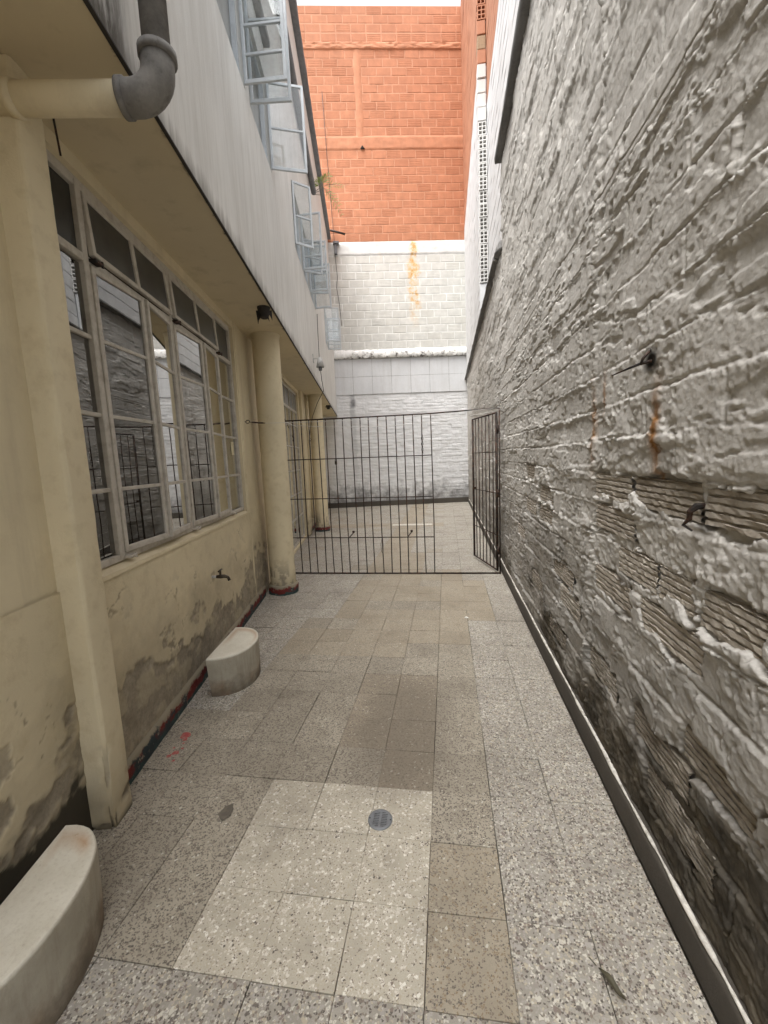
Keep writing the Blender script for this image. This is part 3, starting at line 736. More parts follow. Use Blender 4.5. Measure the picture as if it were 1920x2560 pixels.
def build_neighbour():
    CH = .225
    a = Thing('hollow_brick_wall', 'far white and orange painted wall ending in a column of hollow brick ends', 'wall', (.77, 11, 3.9), kind='thing')
    k = 0; z = 3.93
    a.part('wall_core', MB().box(.70, .835, 8.60, 13.95, 3.92, 14.3), M['orange_joint'])
    while z < 14.2:
        mat = M['white_course'] if z < 8.02 else M['orange_course']
        a.part('brick_course', course_mesh(8.50, 13.95, .688, .06, z + .004, CH - .009, k), mat); z += CH; k += 1
    # the wall's end: hollow brick ends stacked in a column
    hb = hollow_block(.145, CH - .012, .12, 2, 3, None, None)
    w = hb.mesh('hollow_brick', M['white_brick']); ob = hb.mesh('hollow_brick_orange', M['orange_course'])
    dk = plain('brown_raw_brick', (.30, .21, .13), .9)
    solid = MB().box(0, .145, 0, .2, 0, CH - .012, .008)
    sw = solid.mesh('brick_end', M['white_brick']); so = solid.mesh('brick_end', M['orange_course']); sb = solid.mesh('brick_end', dk)
    z = 4.66; i = 0
    while z < 14.2:
        nm, me = ('hollow_brick', w) if i < 12 else ('brick_end', sw) if i < 16 else ('brick_end', so) if i in (16, 18) else ('brick_end', sb) if i == 17 else ('hollow_brick', ob)
        a.part(nm, me, loc=(.690 + random.uniform(-.006, .006), 8.36 + random.uniform(-.01, .01), z + .006), rot=(0, random.uniform(-.012, .012), random.uniform(-.03, .03))); z += CH; i += 1
    a.part('plastered_foot', MB().box(.69, .835, 8.38, 8.6, 3.93, 4.655, .01), M['whitewall'])
    a.part('mortar_core', MB().box(.70, .83, 8.485, 8.60, 4.655, 14.2), M['whitewall'])
    b = Thing('white_side_wall', 'white painted brick wall set back behind the coping of the rough wall', 'wall', (.92, 5, 4), kind='thing')
    z = 3.8; k = 100
    b.part('wall_core', MB().box(.858, 1.0, 4.6, 8.48, 3.8, 9.7), M['whitewall'])  # unseen near stretch left out so sky light reaches the court
    while z < 9.6:
        mat = M['white_course'] if z < 7.5 else M['orange_course']
        b.part('brick_course', course_mesh(4.6, 8.48, .845, .06, z + .005, CH - .011, k), mat); z += CH; k += 1
build_neighbour()

# ================================================================== BACK WALL (frame L, y = 13.4)
YB = 13.40
def brick_front(w, h, d, grooves, seed):
    """Brick whose face looks along -y, origin at its lower left corner on the wall plane."""
    rr = random.Random(seed); c = .010; vs = []; fs = []
    def j(s=.004): return rr.uniform(-s, s)
    zs = [c]
    if grooves:
        n = 4
        for k in range(n):
            zc = h * (k + .7) / (n + .4); zs += [zc - .007, zc, zc + .007]
    zs.append(h - c)
    mb = MB()
    fr = []
    for q, z in enumerate(zs):
        dd = -d + (.004 if grooves and q % 3 == 2 and q < len(zs) - 1 else 0)
        fr += [(c + j(), dd, z), (w - c + j(), dd, z)]
    n = len(zs)
    vs = fr + [(0, 0, 0), (w, 0, 0), (w, 0, h), (0, 0, h)]
    B0 = 2 * n
    for q in range(n - 1): fs.append((2 * q, 2 * q + 1, 2 * q + 3, 2 * q + 2))
    fs.append((B0, B0 + 1, 1, 0)); fs.append((B0 + 2, B0 + 3, 2 * n - 2, 2 * n - 1))
    fs.append(tuple([B0 + 1, B0 + 2] + [2 * q + 1 for q in range(n - 1, -1, -1)])); fs.append(tuple([B0 + 3, B0] + [2 * q for q in range(n)]))
    return mb.add(vs, fs)
def build_back():
    XL, XR = -1.45, 3.55; BW = .43
    def lay(th, z0, z1, n, mat, gap=None, seed=0, gfrac=.4, xl=XL):
        ch = (z1 - z0) / n; cache = {}
        for r in range(n):
            x = xl - (BW / 2 if r % 2 else 0) - random.uniform(0, .06)
            while x < XR:
                a0, b0 = max(x, xl), min(x + BW, XR)
                segs = [(a0, b0)] if not gap else [(a0, min(b0, gap[0])), (max(a0, gap[1]), b0)]
                for (a, b) in segs:
                    if b - a < .05: continue
                    full = b - a > BW - .002
                    key = (full, random.random() < gfrac, random.randint(0, 3))
                    if full:
                        if key not in cache: cache[key] = brick_front(BW - .022, ch - .020, .005, key[1], key[2] + seed).mesh('brick', mat)
                        me = cache[key]
                    else: me = brick_front(b - a - .022, ch - .020, .005, key[1], r + seed).mesh('brick', mat)
                    th.part('brick', me, loc=(a + .011 + random.uniform(-.004, .004), YB + random.uniform(-.003, .003), z0 + r * ch + .010 + random.uniform(-.003, .003)), rot=(0, random.uniform(-.008, .008), 0))
                x += BW
    def beam(th, name, z0, z1, mat, prot, seed, rough=.012):
        xs = np.linspace(XL, XR, 160); zs = np.linspace(0, 1, 12)
        X, T = np.meshgrid(xs, zs, indexing='ij')
        d = prot + rough * (fbm(X * 6, T * 3, 4, seed) - .5) + .004 * np.floor(fbm(X * 7, X * 0, 2, seed + 1) * 8) / 8
        edge = np.minimum(T, 1 - T); d = d * sstep(0, .08, edge)
        Zv = z0 + T * (z1 - z0) + .02 * (fbm(X * 5, T * 0 + seed, 4, seed + 2) - .5) * (np.abs(T - .5) * 2)
        P = np.stack([X, YB - d, Zv], -1)
        th.part(name, grid_mesh(name, P, mat))
    o = Thing('orange_brick_wall', 'tall orange painted brick wall at the far end, above the white brickwork', 'wall', (1, YB, 8.0), 'L', kind='thing')
    o.part('mortar', MB().add([(XL, YB, 8.0), (XR, YB, 8.0), (XR, YB, 14.2), (XL, YB, 14.2), (XL, YB + .25, 8.0), (XR, YB + .25, 8.0), (XR, YB + .25, 14.2), (XL, YB + .25, 14.2)], [(0, 1, 2, 3), (5, 4, 7, 6), (3, 2, 6, 7), (0, 3, 7, 4), (1, 5, 6, 2)]), M['orange_joint'])
    lay(o, 8.005, 10.49, 11, M['orange'], seed=10)
    beam(o, 'ring_beam', 10.50, 10.87, M['orange_plaster'], .02, 21, .015)
    lay(o, 10.88, 13.10, 10, M['orange'], gap=(.27, .45), seed=20, gfrac=.3)
    # plastered strip running up between the bricks
    n = 40; xs = np.linspace(0, 1, 8); zs = np.linspace(10.84, 13.12, n)
    X, Z = np.meshgrid(xs, zs, indexing='ij')
    w = .10 + .05 * (fbm(Z * 3, Z * 0, 3, 31) - .5)
    P = np.stack([.36 + (X - .5) * 2 * w + .03 * (fbm(Z * 2, Z * 0, 2, 33) - .5), YB - .016 * np.sin(math.pi * X) ** .5 - .004 * fbm(X * 4, Z * 8, 3, 34), Z], -1)
    o.part('plaster_strip', grid_mesh('plaster_strip', P, M['orange_plaster']))
    beam(o, 'rough_band', 13.10, 13.29, M['orange_plaster'], .03, 41, .05)
    lay(o, 13.30, 13.52, 1, M['orange'], seed=30); lay(o, 13.53, 14.2, 3, M['orange'], seed=31, gfrac=.1)
    o.part('cracked_lump', MB().tube([(.36, YB - .02, 10.52), (.40, YB - .05, 10.55), (.46, YB - .02, 10.52)], [.02, .045, .02], 8), M['rubber'])
    w = Thing('white_brick_wall', 'white painted brick wall with an orange rust streak, under the orange wall', 'wall', (1, YB, 4.8), 'L', kind='thing')
    w.part('mortar', MB().add([(XL, YB, 4.6), (XR, YB, 4.6), (XR, YB, 7.998), (XL, YB, 7.998)], [(0, 1, 2, 3)]), M['wjoint'])
    beam(w, 'ring_beam', 7.61, 7.985, M['wjoint'], .022, 51, .016)
    lay(w, 4.90, 7.60, 12, M['wbrick'], seed=40, gfrac=.1)
    # crumbling ledge
    xs = np.linspace(XL, XR, 240); pr = [(0, .27), (.05, .25), (.12, .19), (.135, .10), (.13, .02), (.11, 0), (0, 0)]
    P = np.zeros((len(xs), len(pr), 3))
    for k, (d, z) in enumerate(pr):
        nz = fbm(xs * 7, xs * 0 + k * .7, 4, 61, .65) - .5
        P[:, k, 0] = xs; P[:, k, 1] = YB - d - (.07 * nz if 0 < d else 0); P[:, k, 2] = 4.61 + z + (.07 * nz if z > .05 else .01 * nz)
    def ledge_mat():
        t = Mt('crumbling_ledge', .9, .2); p = t.pos(); b = t.noise(p, 6, 6, .75)
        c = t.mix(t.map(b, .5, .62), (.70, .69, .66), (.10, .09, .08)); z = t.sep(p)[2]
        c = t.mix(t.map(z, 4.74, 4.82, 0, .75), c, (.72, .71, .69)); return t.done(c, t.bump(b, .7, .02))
    w.part('ledge', grid_mesh('ledge', P, ledge_mat(), smooth=False))
    pw = Thing('panel_wall', 'band of large square white wall panels under the crumbling ledge', 'wall', (1, YB, 3.53), 'L', kind='thing')
    pw.part('backing', MB().add([(XL, YB - .02, 3.53), (XR, YB - .02, 3.53), (XR, YB - .02, 4.62), (XL, YB - .02, 4.62), (XL, YB + .1, 3.53), (XR, YB + .1, 3.53)], [(0, 1, 2, 3), (0, 4, 5, 1)]), M['cement'])
    PWd = .603; me = MB().box(0, PWd - .006, -.035, -.018, 0, .531, .003).mesh('panel', M['whitewall'])
    for r in range(2):
        for k in range(8):
            pw.part('panel', me, loc=(-1.42 + .31 + k * PWd - .30, YB + random.uniform(-.002, .002), 3.535 + r * .537), rot=(0, random.uniform(-.002, .002), 0))
    lw = Thing('lower_back_wall', 'white painted rough brick wall behind the iron gate, dark along its foot', 'wall', (1, YB, 0), 'L', kind='thing')
    xs = np.linspace(-1.3, XR, 330); zs = np.linspace(0, 3.56, 260); X, Z = np.meshgrid(xs, zs, indexing='ij')
    row = np.floor((Z + .02 * (fbm(X * 1.2, Z, 2, 70) - .5)) / .10); fz = Z / .10 - row; fz = (Z / .10) % 1
    fx = (X / .22 + .5 * (row % 2)) % 1; db = np.minimum(fz, 1 - fz) * .10; dx = np.minimum(fx, 1 - fx) * .22
    h = .006 * sstep(.0, .022, db + .022 * (fbm(X * 8, Z * 8, 3, 71) - .45)) * (.4 + .6 * sstep(0, .012, dx)) * np.clip(fbm(X * 1.8, Z * 2.6, 3, 72) * 2.4 - .5, .15, 1.2)
    h += .012 * (fbm(X * 5, Z * 9, 4, 73, .6) - .5) + .007 * (fbm(X * 22, Z * 26, 3, 74) - .5)
    h += (h2(row, np.floor(X / .22 + .5 * (row % 2)), 15) - .5) * .010
    lw.part('render_face', grid_mesh('render_face', np.stack([X, YB - .01 - h, Z], -1), M['lowback']))
    lw.part('core', MB().box(-1.3, XR, YB + .015, YB + .25, 0, 4.6), M['whitewall'])
    lw.part('skirting', MB().box(-1.2, 3.5, YB - .055, YB - .02, 0, .16, .006), M['cement'])
build_back()

# ================================================================== LEFT BUILDING (frame L)
XG, XF, ZS = -1.215, -.755, 2.90
WP = -1.262          # plane of the ground floor window
bld = Thing('yellow_building', 'pale yellow building on the left with a weathered white upper storey overhanging it', 'building', (XG, 5, 0), 'L')
def build_left():
    T = bld
    win = (1.69, 4.29, 1.02, 2.83); door = (5.95, 8.30, .04, 2.83)
    ys = [-1.5, 1.69, 4.29, 5.95, 8.30, 13.38]; zs = [0, .04, 1.02, 2.83, ZS]
    def op(y, z):
        return (win[0] < y < win[1] and win[2] < z < win[3]) or (door[0] < y < door[1] and door[2] < z < door[3])
    mb = MB(); wall_x(mb, XG, ys, zs, op, .22); T.part('ground_wall', mb, M['yellow'])
    # lower band of paint, peeling from the cement under it
    def band(y0, y1, z1, name, bfn, black=None, step=.008):
        yv = np.arange(y0, y1 + step, step); zv = np.arange(0, z1 + .001, step); Y, Z = np.meshgrid(yv, zv, indexing='ij')
        n1 = fbm(Y * 2.4, Z * 3, 5, 3, .6); n2 = fbm(Y * 11, Z * 13, 4, 6, .6)
        zb = bfn(Y) + (n1 - .5) * .55 + (n2 - .5) * .18
        peel = sstep(.035, -.025, Z - zb) * (.55 + .45 * sstep(.40, .55, n2))
        flakes = sstep(.665, .69, fbm(Y * 5, Z * 6, 5, 9, .65)) * sstep(1.0, .3, Z); peel = np.maximum(peel, flakes)
        grime_shade = np.clip(sstep(.38, 0, Z - zb) * .75 + sstep(.35, .02, Z) * .7, 0, 1) * (.35 + .9 * n1)
        crack = np.abs(fbm(Y * 3.3, Z * 3.3, 4, 12, .6) - .5); crk = sstep(.006, .002, crack) * sstep(.52, .62, fbm(Y * 1.5, Z * 1.5, 2, 14))
        bl = np.zeros_like(Z)
        if black: bl = sstep(.01, -.02, Z - black(Y) - (n1 - .5) * .35 - (n2 - .5) * .12)
        h = .009 - .0065 * peel + .004 * (fbm(Y * 3, Z * 3, 3, 16) - .5) + .0022 * (fbm(Y * 40, Z * 40, 3, 18) - .5) * (.4 + peel) - .003 * crk
        h += .006 * sstep(.0, .05, .05 - np.abs(Z - zb)) * n2 - .008 * bl
        h = np.maximum(h, .0012) * sstep(0, .012, z1 - Z + .008)
        P = np.stack([XG + h, Y, Z], -1)
        T.part(name, grid_mesh(name, P, M['peel'], None, dict(peel=peel * (1 - bl), grime_shade=np.maximum(grime_shade, crk), black=bl * .93)))
    band(1.74, 4.95, 1.012, 'peeling_band', lambda y: np.interp(y, [1.7, 2.2, 3.0, 3.6, 4.4, 5], [.47, .48, .41, .42, .58, .6]) - .04)
    band(.2, 1.625, 1.045, 'peeling_band', lambda y: np.interp(y, [.2, 1.1, 1.6], [.36, .42, .42]), lambda y: np.interp(y, [.2, 1.0, 1.6], [.31, .31, .27]))
    band(8.31, 13.35, 1.012, 'peeling_band', lambda y: y * 0 + .22, None, .03)
    # sloping sill
    T.part('sill', MB().add([(XG + .016, 1.72, 1.004), (XG + .016, 4.29, 1.004), (XG + .014, 4.29, 1.022), (XG + .014, 1.72, 1.022), (WP - .02, 1.72, 1.048), (WP - .02, 4.29, 1.048), (WP - .02, 1.72, 1.0), (WP - .02, 4.29, 1.0)],
                            [(0, 1, 2, 3), (3, 2, 5, 4), (1, 7, 5, 2), (0, 3, 4, 6)]), M['yellow'])
    # pilaster in front, rounded edges, and the one beside the column
    def pil(y0, y1, x1, z1=ZS - .006, name='pilaster'):
        xs = [XG - .02, XG - .02]; r = .018
        out = [(XG - .01, y0)] + [(x1 - r + r * math.sin(a), y0 + r - r * math.cos(a)) for a in np.linspace(0, math.pi / 2, 5)] + [(x1 - r + r * math.cos(a), y1 - r + r * math.sin(a)) for a in np.linspace(0, math.pi / 2, 5)] + [(XG - .01, y1)]
        zv = np.linspace(0, z1, 180); P = np.zeros((len(out) * 3 - 2, len(zv), 3))
        pts = []
        for k in range(len(out) - 1):
            for q in range(3): pts.append(tuple(np.array(out[k]) * (1 - q / 3) + np.array(out[k + 1]) * q / 3))
        pts.append(out[-1]); pts = np.array(pts)
        A = np.arange(len(pts))[:, None] * .012 + 0 * zv[None, :]; Zm = zv[None, :] + 0 * A
        n1 = fbm(A * 20 + y0, Zm * 6, 4, 22, .6); dmg = sstep(.56, .60, fbm(A * 9 + y0 * 3, Zm * 7, 4, 25, .65)) * sstep(.5, .06, Zm)
        d = .004 * (n1 - .5) - .010 * dmg
        cy = (y0 + y1) / 2
        P[:, :, 0] = pts[:, 0][:, None] + d * (pts[:, 0][:, None] > XG); P[:, :, 1] = pts[:, 1][:, None] + d * np.sign(pts[:, 1][:, None] - cy); P[:, :, 2] = Zm
        grime_shade = np.clip(sstep(.42, .02, Zm) * .9 * (.3 + n1), 0, 1)
        me = grid_mesh(name, P, M['peel'], None, dict(peel=dmg, grime_shade=grime_shade, black=sstep(.03, 0, Zm) * .8)); T.part(name, me)
    pil(1.625, 1.765, -1.118); pil(4.31, 4.36, XG + .012); pil(8.42, 8.78, -1.16)
    # soffit slab and upper storey
    T.part('soffit', MB().add([(XG - .2, -1.5, ZS - .005), (XG - .2, 13.38, ZS - .005), (XF, 13.38, ZS - .005), (XF, -1.5, ZS - .005)], [(0, 1, 2, 3)]).add([(XG - .2, -1.5, ZS + .2), (XF - .01, -1.5, ZS + .2), (XF - .01, 13.38, ZS + .2), (XG - .2, 13.38, ZS + .2)], [(0, 1, 2, 3)]), M['soffit'])
    units = [(1.0, 1.74), (2.78, 3.54), (3.67, 4.45), (5.83, 6.60), (6.64, 7.38), (7.44, 8.19), (10.28, 11.05)]
    yu = sorted(set([-1.5, 13.38] + [v for u in units for v in u])); zu = [ZS - .002, 4.29, 5.10, 8.06]
    yu = sorted(set(yu + [4.0])); zu = [ZS - .002, 4.29, 5.10, 5.40, 8.06]
    k4 = yu.index(4.0) if 4.0 in yu else 0
    isop = lambda y, z: 4.29 < z < 5.10 and any(a < y < b for a, b in units)
    mb = MB(); wall_x(mb, XF, yu, zu[:4], isop, .16); wall_x(mb, XF, [4.5, 13.38], zu[3:], isop, .16); T.part('upper_wall', mb, M['fascia'])  # near end, out of view, lowered to let sky light into the court
    T.part('coping', MB().box(XF - .2, XF + .06, -1.5, 4.495, 5.402, 5.47, .006), M['gutter'])  # coping made up for that lowered, unseen end
    T.part('drip_edge', MB().box(XF - .012, XF + .003, -1.5, 13.37, ZS - .012, ZS - .0055), M['rubber'])
    # roof slab and dark coping on top of the tall upper wall
    T.part('roof', MB().box(-4.2, XF - .03, 4.5, 13.38, 7.9, 8.05).box(-4.2, XF - .03, -1.5, 4.49, 5.30, 5.39).box(-4.2, XF - .02, 4.495, 4.6, 5.3, 7.9), M['eave'])  # low near roof made up to match the lowered wall
    n = 160; yv = np.linspace(4.5, 13.36, n); pr = [(XF - .2, .0), (XF + .002, .0), (-.672, -.006), (-.652, .02), (-.655, .10), (-.70, .125), (XF - .2, .13)]
    P = np.zeros((n, len(pr), 3))
    for k, (x, z) in enumerate(pr): P[:, k] = np.stack([x + (.018 if x > -.69 else 0) * (fbm(yv * 3, yv * 0 + k, 3, 81) - .5), yv, 8.06 + z + .02 * (fbm(yv * 1.5, yv * 0, 3, 82) - .5)], -1)
    T.part('coping', grid_mesh('coping', P, M['gutter'], smooth=False))
    T.part('broken_pipe', MB().tube([(-.70, 4.9, 6.62), (-.70, 6.5, 6.60), (-.70, 7.8, 6.55), (-.69, 8.5, 6.50)], .05, 12), M['gutter'], True)
    # rooms behind the windows
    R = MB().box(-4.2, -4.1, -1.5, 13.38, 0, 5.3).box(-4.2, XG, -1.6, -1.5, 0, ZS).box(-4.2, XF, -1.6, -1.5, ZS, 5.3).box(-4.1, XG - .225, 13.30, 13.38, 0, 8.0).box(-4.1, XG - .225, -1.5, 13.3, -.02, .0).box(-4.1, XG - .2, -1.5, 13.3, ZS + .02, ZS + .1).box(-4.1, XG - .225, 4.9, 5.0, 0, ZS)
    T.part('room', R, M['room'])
    mb = MB()
    for k in range(16):
        y = 3.55 + k * .05; mb.tube([(-1.75 + .03 * (k % 2), y, .1), (-1.75 + .03 * (k % 2), y, 2.7)], .03, 7)
    T.part('curtain', mb, M['curtain'], True)
    mbl = MB()
    for (ua, ub) in units: mbl.add([(XF - .22, ua - .05, 4.2), (XF - .22, ub + .05, 4.2), (XF - .22, ub + .05, 5.2), (XF - .22, ua - .05, 5.2)], [(0, 1, 2, 3)])
    T.part('added_pale_plane', mbl, M['added_pale_plane'])  # pale planes added behind the openings to lighten the dark upper room
    # ---- ground floor window
    zbar = [1.406, 1.767, 2.127]; ZT, Z0, Z1 = 2.483, 1.05, 2.815
    mull = [2.123, 2.98, 3.87]; ye0, ye1 = 1.70, 4.275
    F = MB(); dx = .018
    def vb(y, z0, z1, w=.034, d=.02): F.box(WP - d, WP + d, y - w / 2, y + w / 2, z0, z1, .003)
    def hb(y0, y1, z, w=.034, d=.0185): F.box(WP - d, WP + d, y0, y1, z - w / 2, z + w / 2, .003)
    vb(ye0 + .012, Z0, Z1); vb(ye1 - .012, Z0, Z1, .04)
    for y in mull: vb(y, Z0, Z1, .04, .022)
    hb(ye0, ye1, Z0 + .012); hb(ye0, ye1, Z1 - .006, .045); hb(ye0, ye1, ZT, .036, .0205)
    for (a, b) in ((ye0, mull[0]), (mull[2], ye1)):
        for z in zbar: hb(a, b, z, .020, .012)
    wf = T.part('window_frame', F, M['frame'])
    def pane(parent, y0, y1, z0, z1, mat, x=0.0):
        return T.sub(parent, 'pane', MB().box(x - .002, x + .002, y0, y1, z0, z1), mat)
    # fixed panes, in the frame's own coordinates (frame coordinates, base already taken off by the parent)
    for (a, b) in ((ye0 + .03, mull[0] - .02), (mull[2] + .02, ye1 - .03)):
        zl = [Z0 + .03] + zbar + [ZT - .018]
        for k in range(4): pane(wf, a, b, zl[k] + .01, zl[k + 1] - .01, M['glass'], WP - .004)
        pane(wf, a, b, ZT + .018, Z1 - .03, M['glass_dull'], WP - .004)
    def casement(hy, sgn, width, ang, z0, z1, bars, hx, fm, gm, name='casement', fw=.026, fd=.014, tilt=0.0):
        """leaf in its own coordinates: hinge line at the origin, runs along sgn*y"""
        m = MB(); y0, y1 = (0, width) if sgn > 0 else (-width, 0); H = z1 - z0
        m.box(-fd, fd, y0, y0 + fw, 0, H, .003).box(-fd, fd, y1 - fw, y1, 0, H, .003)
        m.box(-fd + .001, fd - .001, y0 + fw - .003, y1 - fw + .003, 0, fw + .006, .003).box(-fd + .001, fd - .001, y0 + fw - .003, y1 - fw + .003, H - fw, H, .003)
        for z in bars: m.box(-.009, .009, y0 + fw - .004, y1 - fw + .004, z - z0 - .009, z - z0 + .009, .002)
        lf = T.part(name, m, fm, loc=(hx, hy, z0), rot=(0, tilt, -sgn * ang))
        zl = [z0 + fw] + list(bars) + [z1 - fw]
        for k in range(len(zl) - 1): T.sub(lf, 'pane', MB().box(-.002, .002, y0 + fw - .004, y1 - fw + .004, zl[k] - z0 + .004, zl[k + 1] - z0 - .004), gm)
        return lf
    for (a, b, s1, s2) in ((mull[0], mull[1], 5.0, 6.5), (mull[1], mull[2], 4.0, 5.5)):
        wd = (b - a) / 2 - .026
        casement(a + .022, 1, wd, rad(s1), Z0 + .032, ZT - .022, zbar, WP + .016, M['frame'], M['glass'])
        casement(b - .022, -1, wd, rad(s2), Z0 + .032, ZT - .022, zbar, WP + .016, M['frame'], M['glass'])
        # top-hung vent of two panes, ajar
        m = MB(); w2 = b - a - .046; H = Z1 - ZT - .05
        for (p, q) in ((0, .026), (w2 / 2 - .016, w2 / 2 + .016), (w2 - .026, w2)): m.box(-.013, .013, p, q, -H, 0, .003)
        m.box(-.012, .012, .023, w2 - .023, -.026, 0, .003).box(-.012, .012, .023, w2 - .023, -H, -H + .026, .003)
        v = T.part('transom_vent', m, M['frame'], loc=(WP + .014, a + .023, Z1 - .03), rot=(0, -rad(4), 0))
        for (p, q) in ((.024, w2 / 2 - .014), (w2 / 2 + .014, w2 - .024)): T.sub(v, 'pane', MB().box(-.002, .002, p, q, -H + .024, -.024), M['glass_dull'])
    for y, z in ((mull[0] + .03, ZT), (mull[1] + .03, ZT), (mull[2] - .02, ZT), (mull[0] + .02, Z0 + .01), (mull[1] + .02, Z0 + .01), (mull[2], Z0 + .01)):
        T.part('hinge', MB().box(WP + .01, WP + .055, y - .012, y + .05, z - .006, z + .008, .002).tube([(WP + .05, y + .045, z - .012), (WP + .05, y + .045, z + .014)], .006, 8), M['frame'] if z < 2 else M['iron'])
    # ---- glazed door bay behind the gate
    DF = MB(); xd = XG - .05
    cols = [5.97, 6.75, 7.52, 8.28]
    for k, y in enumerate(cols): DF.box(xd - .02, xd + .02, y - .02, y + .02, .05, 2.82, .003)
    for z, w in ((.06, .04), (.50, .03), (.93, .02), (1.36, .02), (1.79, .02), (2.18, .02), (2.46, .045), (2.80, .04)): DF.box(xd - .017, xd + .017, 5.96, 8.29, z - w / 2, z + w / 2, .003)
    for y in (7.14, 7.90): DF.box(xd - .012, xd + .012, y - .012, y + .012, .06, 2.8, .002)
    df = T.part('glazed_door', DF, M['frame'])
    zl = [.08, .50, .93, 1.36, 1.79, 2.18, 2.46, 2.78]; yl = [6.77, 7.14, 7.52, 7.90, 8.26]
    for a in range(4):
        for b in range(7): T.sub(df, 'pane', MB().box(xd - .002, xd + .002, yl[a] + .014, yl[a + 1] - .014, zl[b] + .016, zl[b + 1] - .016), M['glass'] if b < 6 else M['glass_dull'])
    T.sub(df, 'pane', MB().box(xd - .003, xd + .001, 5.99, 6.73, .08, 2.78), M['glass'])
    T.part('door_stile', MB().box(XG + .0, XG + .035, 5.90, 5.955, .10, 2.0, .004), M['iron'])
    # ---- upper windows: frames and the open casements
    uw = []
    for (a, b) in units:
        m = MB(); x = XF - .05
        for y in (a + .012, b - .012): m.box(x - .02, x + .02, y - .014, y + .014, 4.295, 5.095, .003)
        m.box(x - .019, x + .019, a + .02, b - .02, 4.295, 4.325, .003).box(x - .019, x + .019, a + .02, b - .02, 5.065, 5.095, .003)
        T.part('upper_window_frame', m, M['upframe'])
    def ul(hy, sgn, ang, bars, w=.325, z0=4.315, z1=5.08): casement(hy, sgn, w, rad(ang), z0, z1, bars, XF + .004, M['upframe'], M['glass_up'], 'upper_casement', .024, .011)
    ul(2.80, 1, 80, [4.69]); ul(3.52, -1, 83, [4.51, 4.70, 4.89]); ul(3.69, 1, 94, [4.89]); ul(4.43, -1, 101, [4.68], .345)
    ul(5.85, 1, 57, [4.68], .26, 4.33, 5.09); ul(6.575, -1, 80, [4.5, 4.69], .30); ul(6.665, 1, 65, [4.55], .29, 4.33, 4.80); ul(7.36, -1, 81, [4.68], .31)
    ul(7.465, 1, 88, [4.68], .30); ul(8.17, -1, 76, [4.92], .31); ul(10.30, 1, 85, [4.55, 4.8], .33); ul(11.03, -1, 92, [4.44, 4.60, 4.80], .33)
    # ---- columns
    for k, (cx, cy, r) in enumerate(((-1.01, 4.80, .146), (-.965, 9.05, .140))):
        nA, zv = 49, np.concatenate([np.linspace(0, .6, 70), np.linspace(.62, 2.77, 60), np.linspace(2.78, ZS - .002, 10)])
        A = np.linspace(0, 2 * math.pi, nA); Am, Zm = np.meshgrid(A, zv, indexing='ij')
        n1 = fbm(Am * 3 + k * 5, Zm * 5, 4, 90, .6); dm = sstep(.55, .58, fbm(Am * 3.2 + k * 3, Zm * 8, 5, 93, .65)) * sstep(.5, .1, Zm) + 1.0 * np.exp(-((Am - 6.15) / .14) ** 2 - ((Zm - 1.22) / .07) ** 2) * (k == 0)
        dm[-1] = dm[0]; n1[-1] = n1[0]; dm = np.clip(dm, 0, 1)
        rr = r + .003 * (n1 - .5) - .008 * dm + .012 * sstep(2.84, 2.9, Zm)
        P = np.stack([cx + rr * np.cos(Am), cy + rr * np.sin(Am), Zm], -1)
        me = grid_mesh('column', P, M['peel'], None, dict(peel=dm * (Zm < 1), grime_shade=np.clip(sstep(.30, .06, Zm) * (.3 + n1) + .5 * sstep(2.8, 2.9, Zm) * n1, 0, 1), black=Zm * 0))
        c = T.part('column', me)
        nb = 48; pr = [(r + .002, .112), (r + .018, .108), (r + .025, .095), (r + .026, .05), (r + .024, .0)]
        Q = np.zeros((nb + 1, len(pr), 3))
        for a in range(nb + 1):
            for q, (R_, z) in enumerate(pr):
                ang = 2 * math.pi * a / nb; jj = .003 * math.sin(3 * ang + q); Q[a, q] = (cx + (R_ + jj) * math.cos(ang), cy + (R_ + jj) * math.sin(ang), z + .004 * math.sin(5 * ang))
        T.sub(c, 'column_base', grid_mesh('column_base', Q, M['skirt']))
    # ---- painted skirting along the wall
    yv = np.arange(1.768, 4.70, .03); pr = [(0.0, .118), (.012, .108), (.018, .095), (.019, .05), (.017, .0)]
    P = np.zeros((len(yv), len(pr), 3))
    for k, (d, z) in enumerate(pr): P[:, k] = np.stack([XG + .006 + d + .004 * (fbm(yv * 8, yv * 0 + k, 3, 95) - .5), yv, z + (.010 if z > .04 else 0) * (fbm(yv * 6, yv * 0, 3, 96) - .5)], -1)
    T.part('skirting', grid_mesh('skirting', P, M['skirt']))
    yv = np.arange(8.8, 13.3, .05); P = np.zeros((len(yv), len(pr), 3))
    for k, (d, z) in enumerate(pr): P[:, k] = np.stack([XG + .006 + d + 0 * yv, yv, z + 0 * yv], -1)
    T.part('skirting', grid_mesh('skirting', P, M['skirt']))
    T.part('conduit', MB().tube([(-1.14, 8.92, .3), (-1.14, 8.92, 2.88)], .028, 10), M['yellow'], True)
build_left()

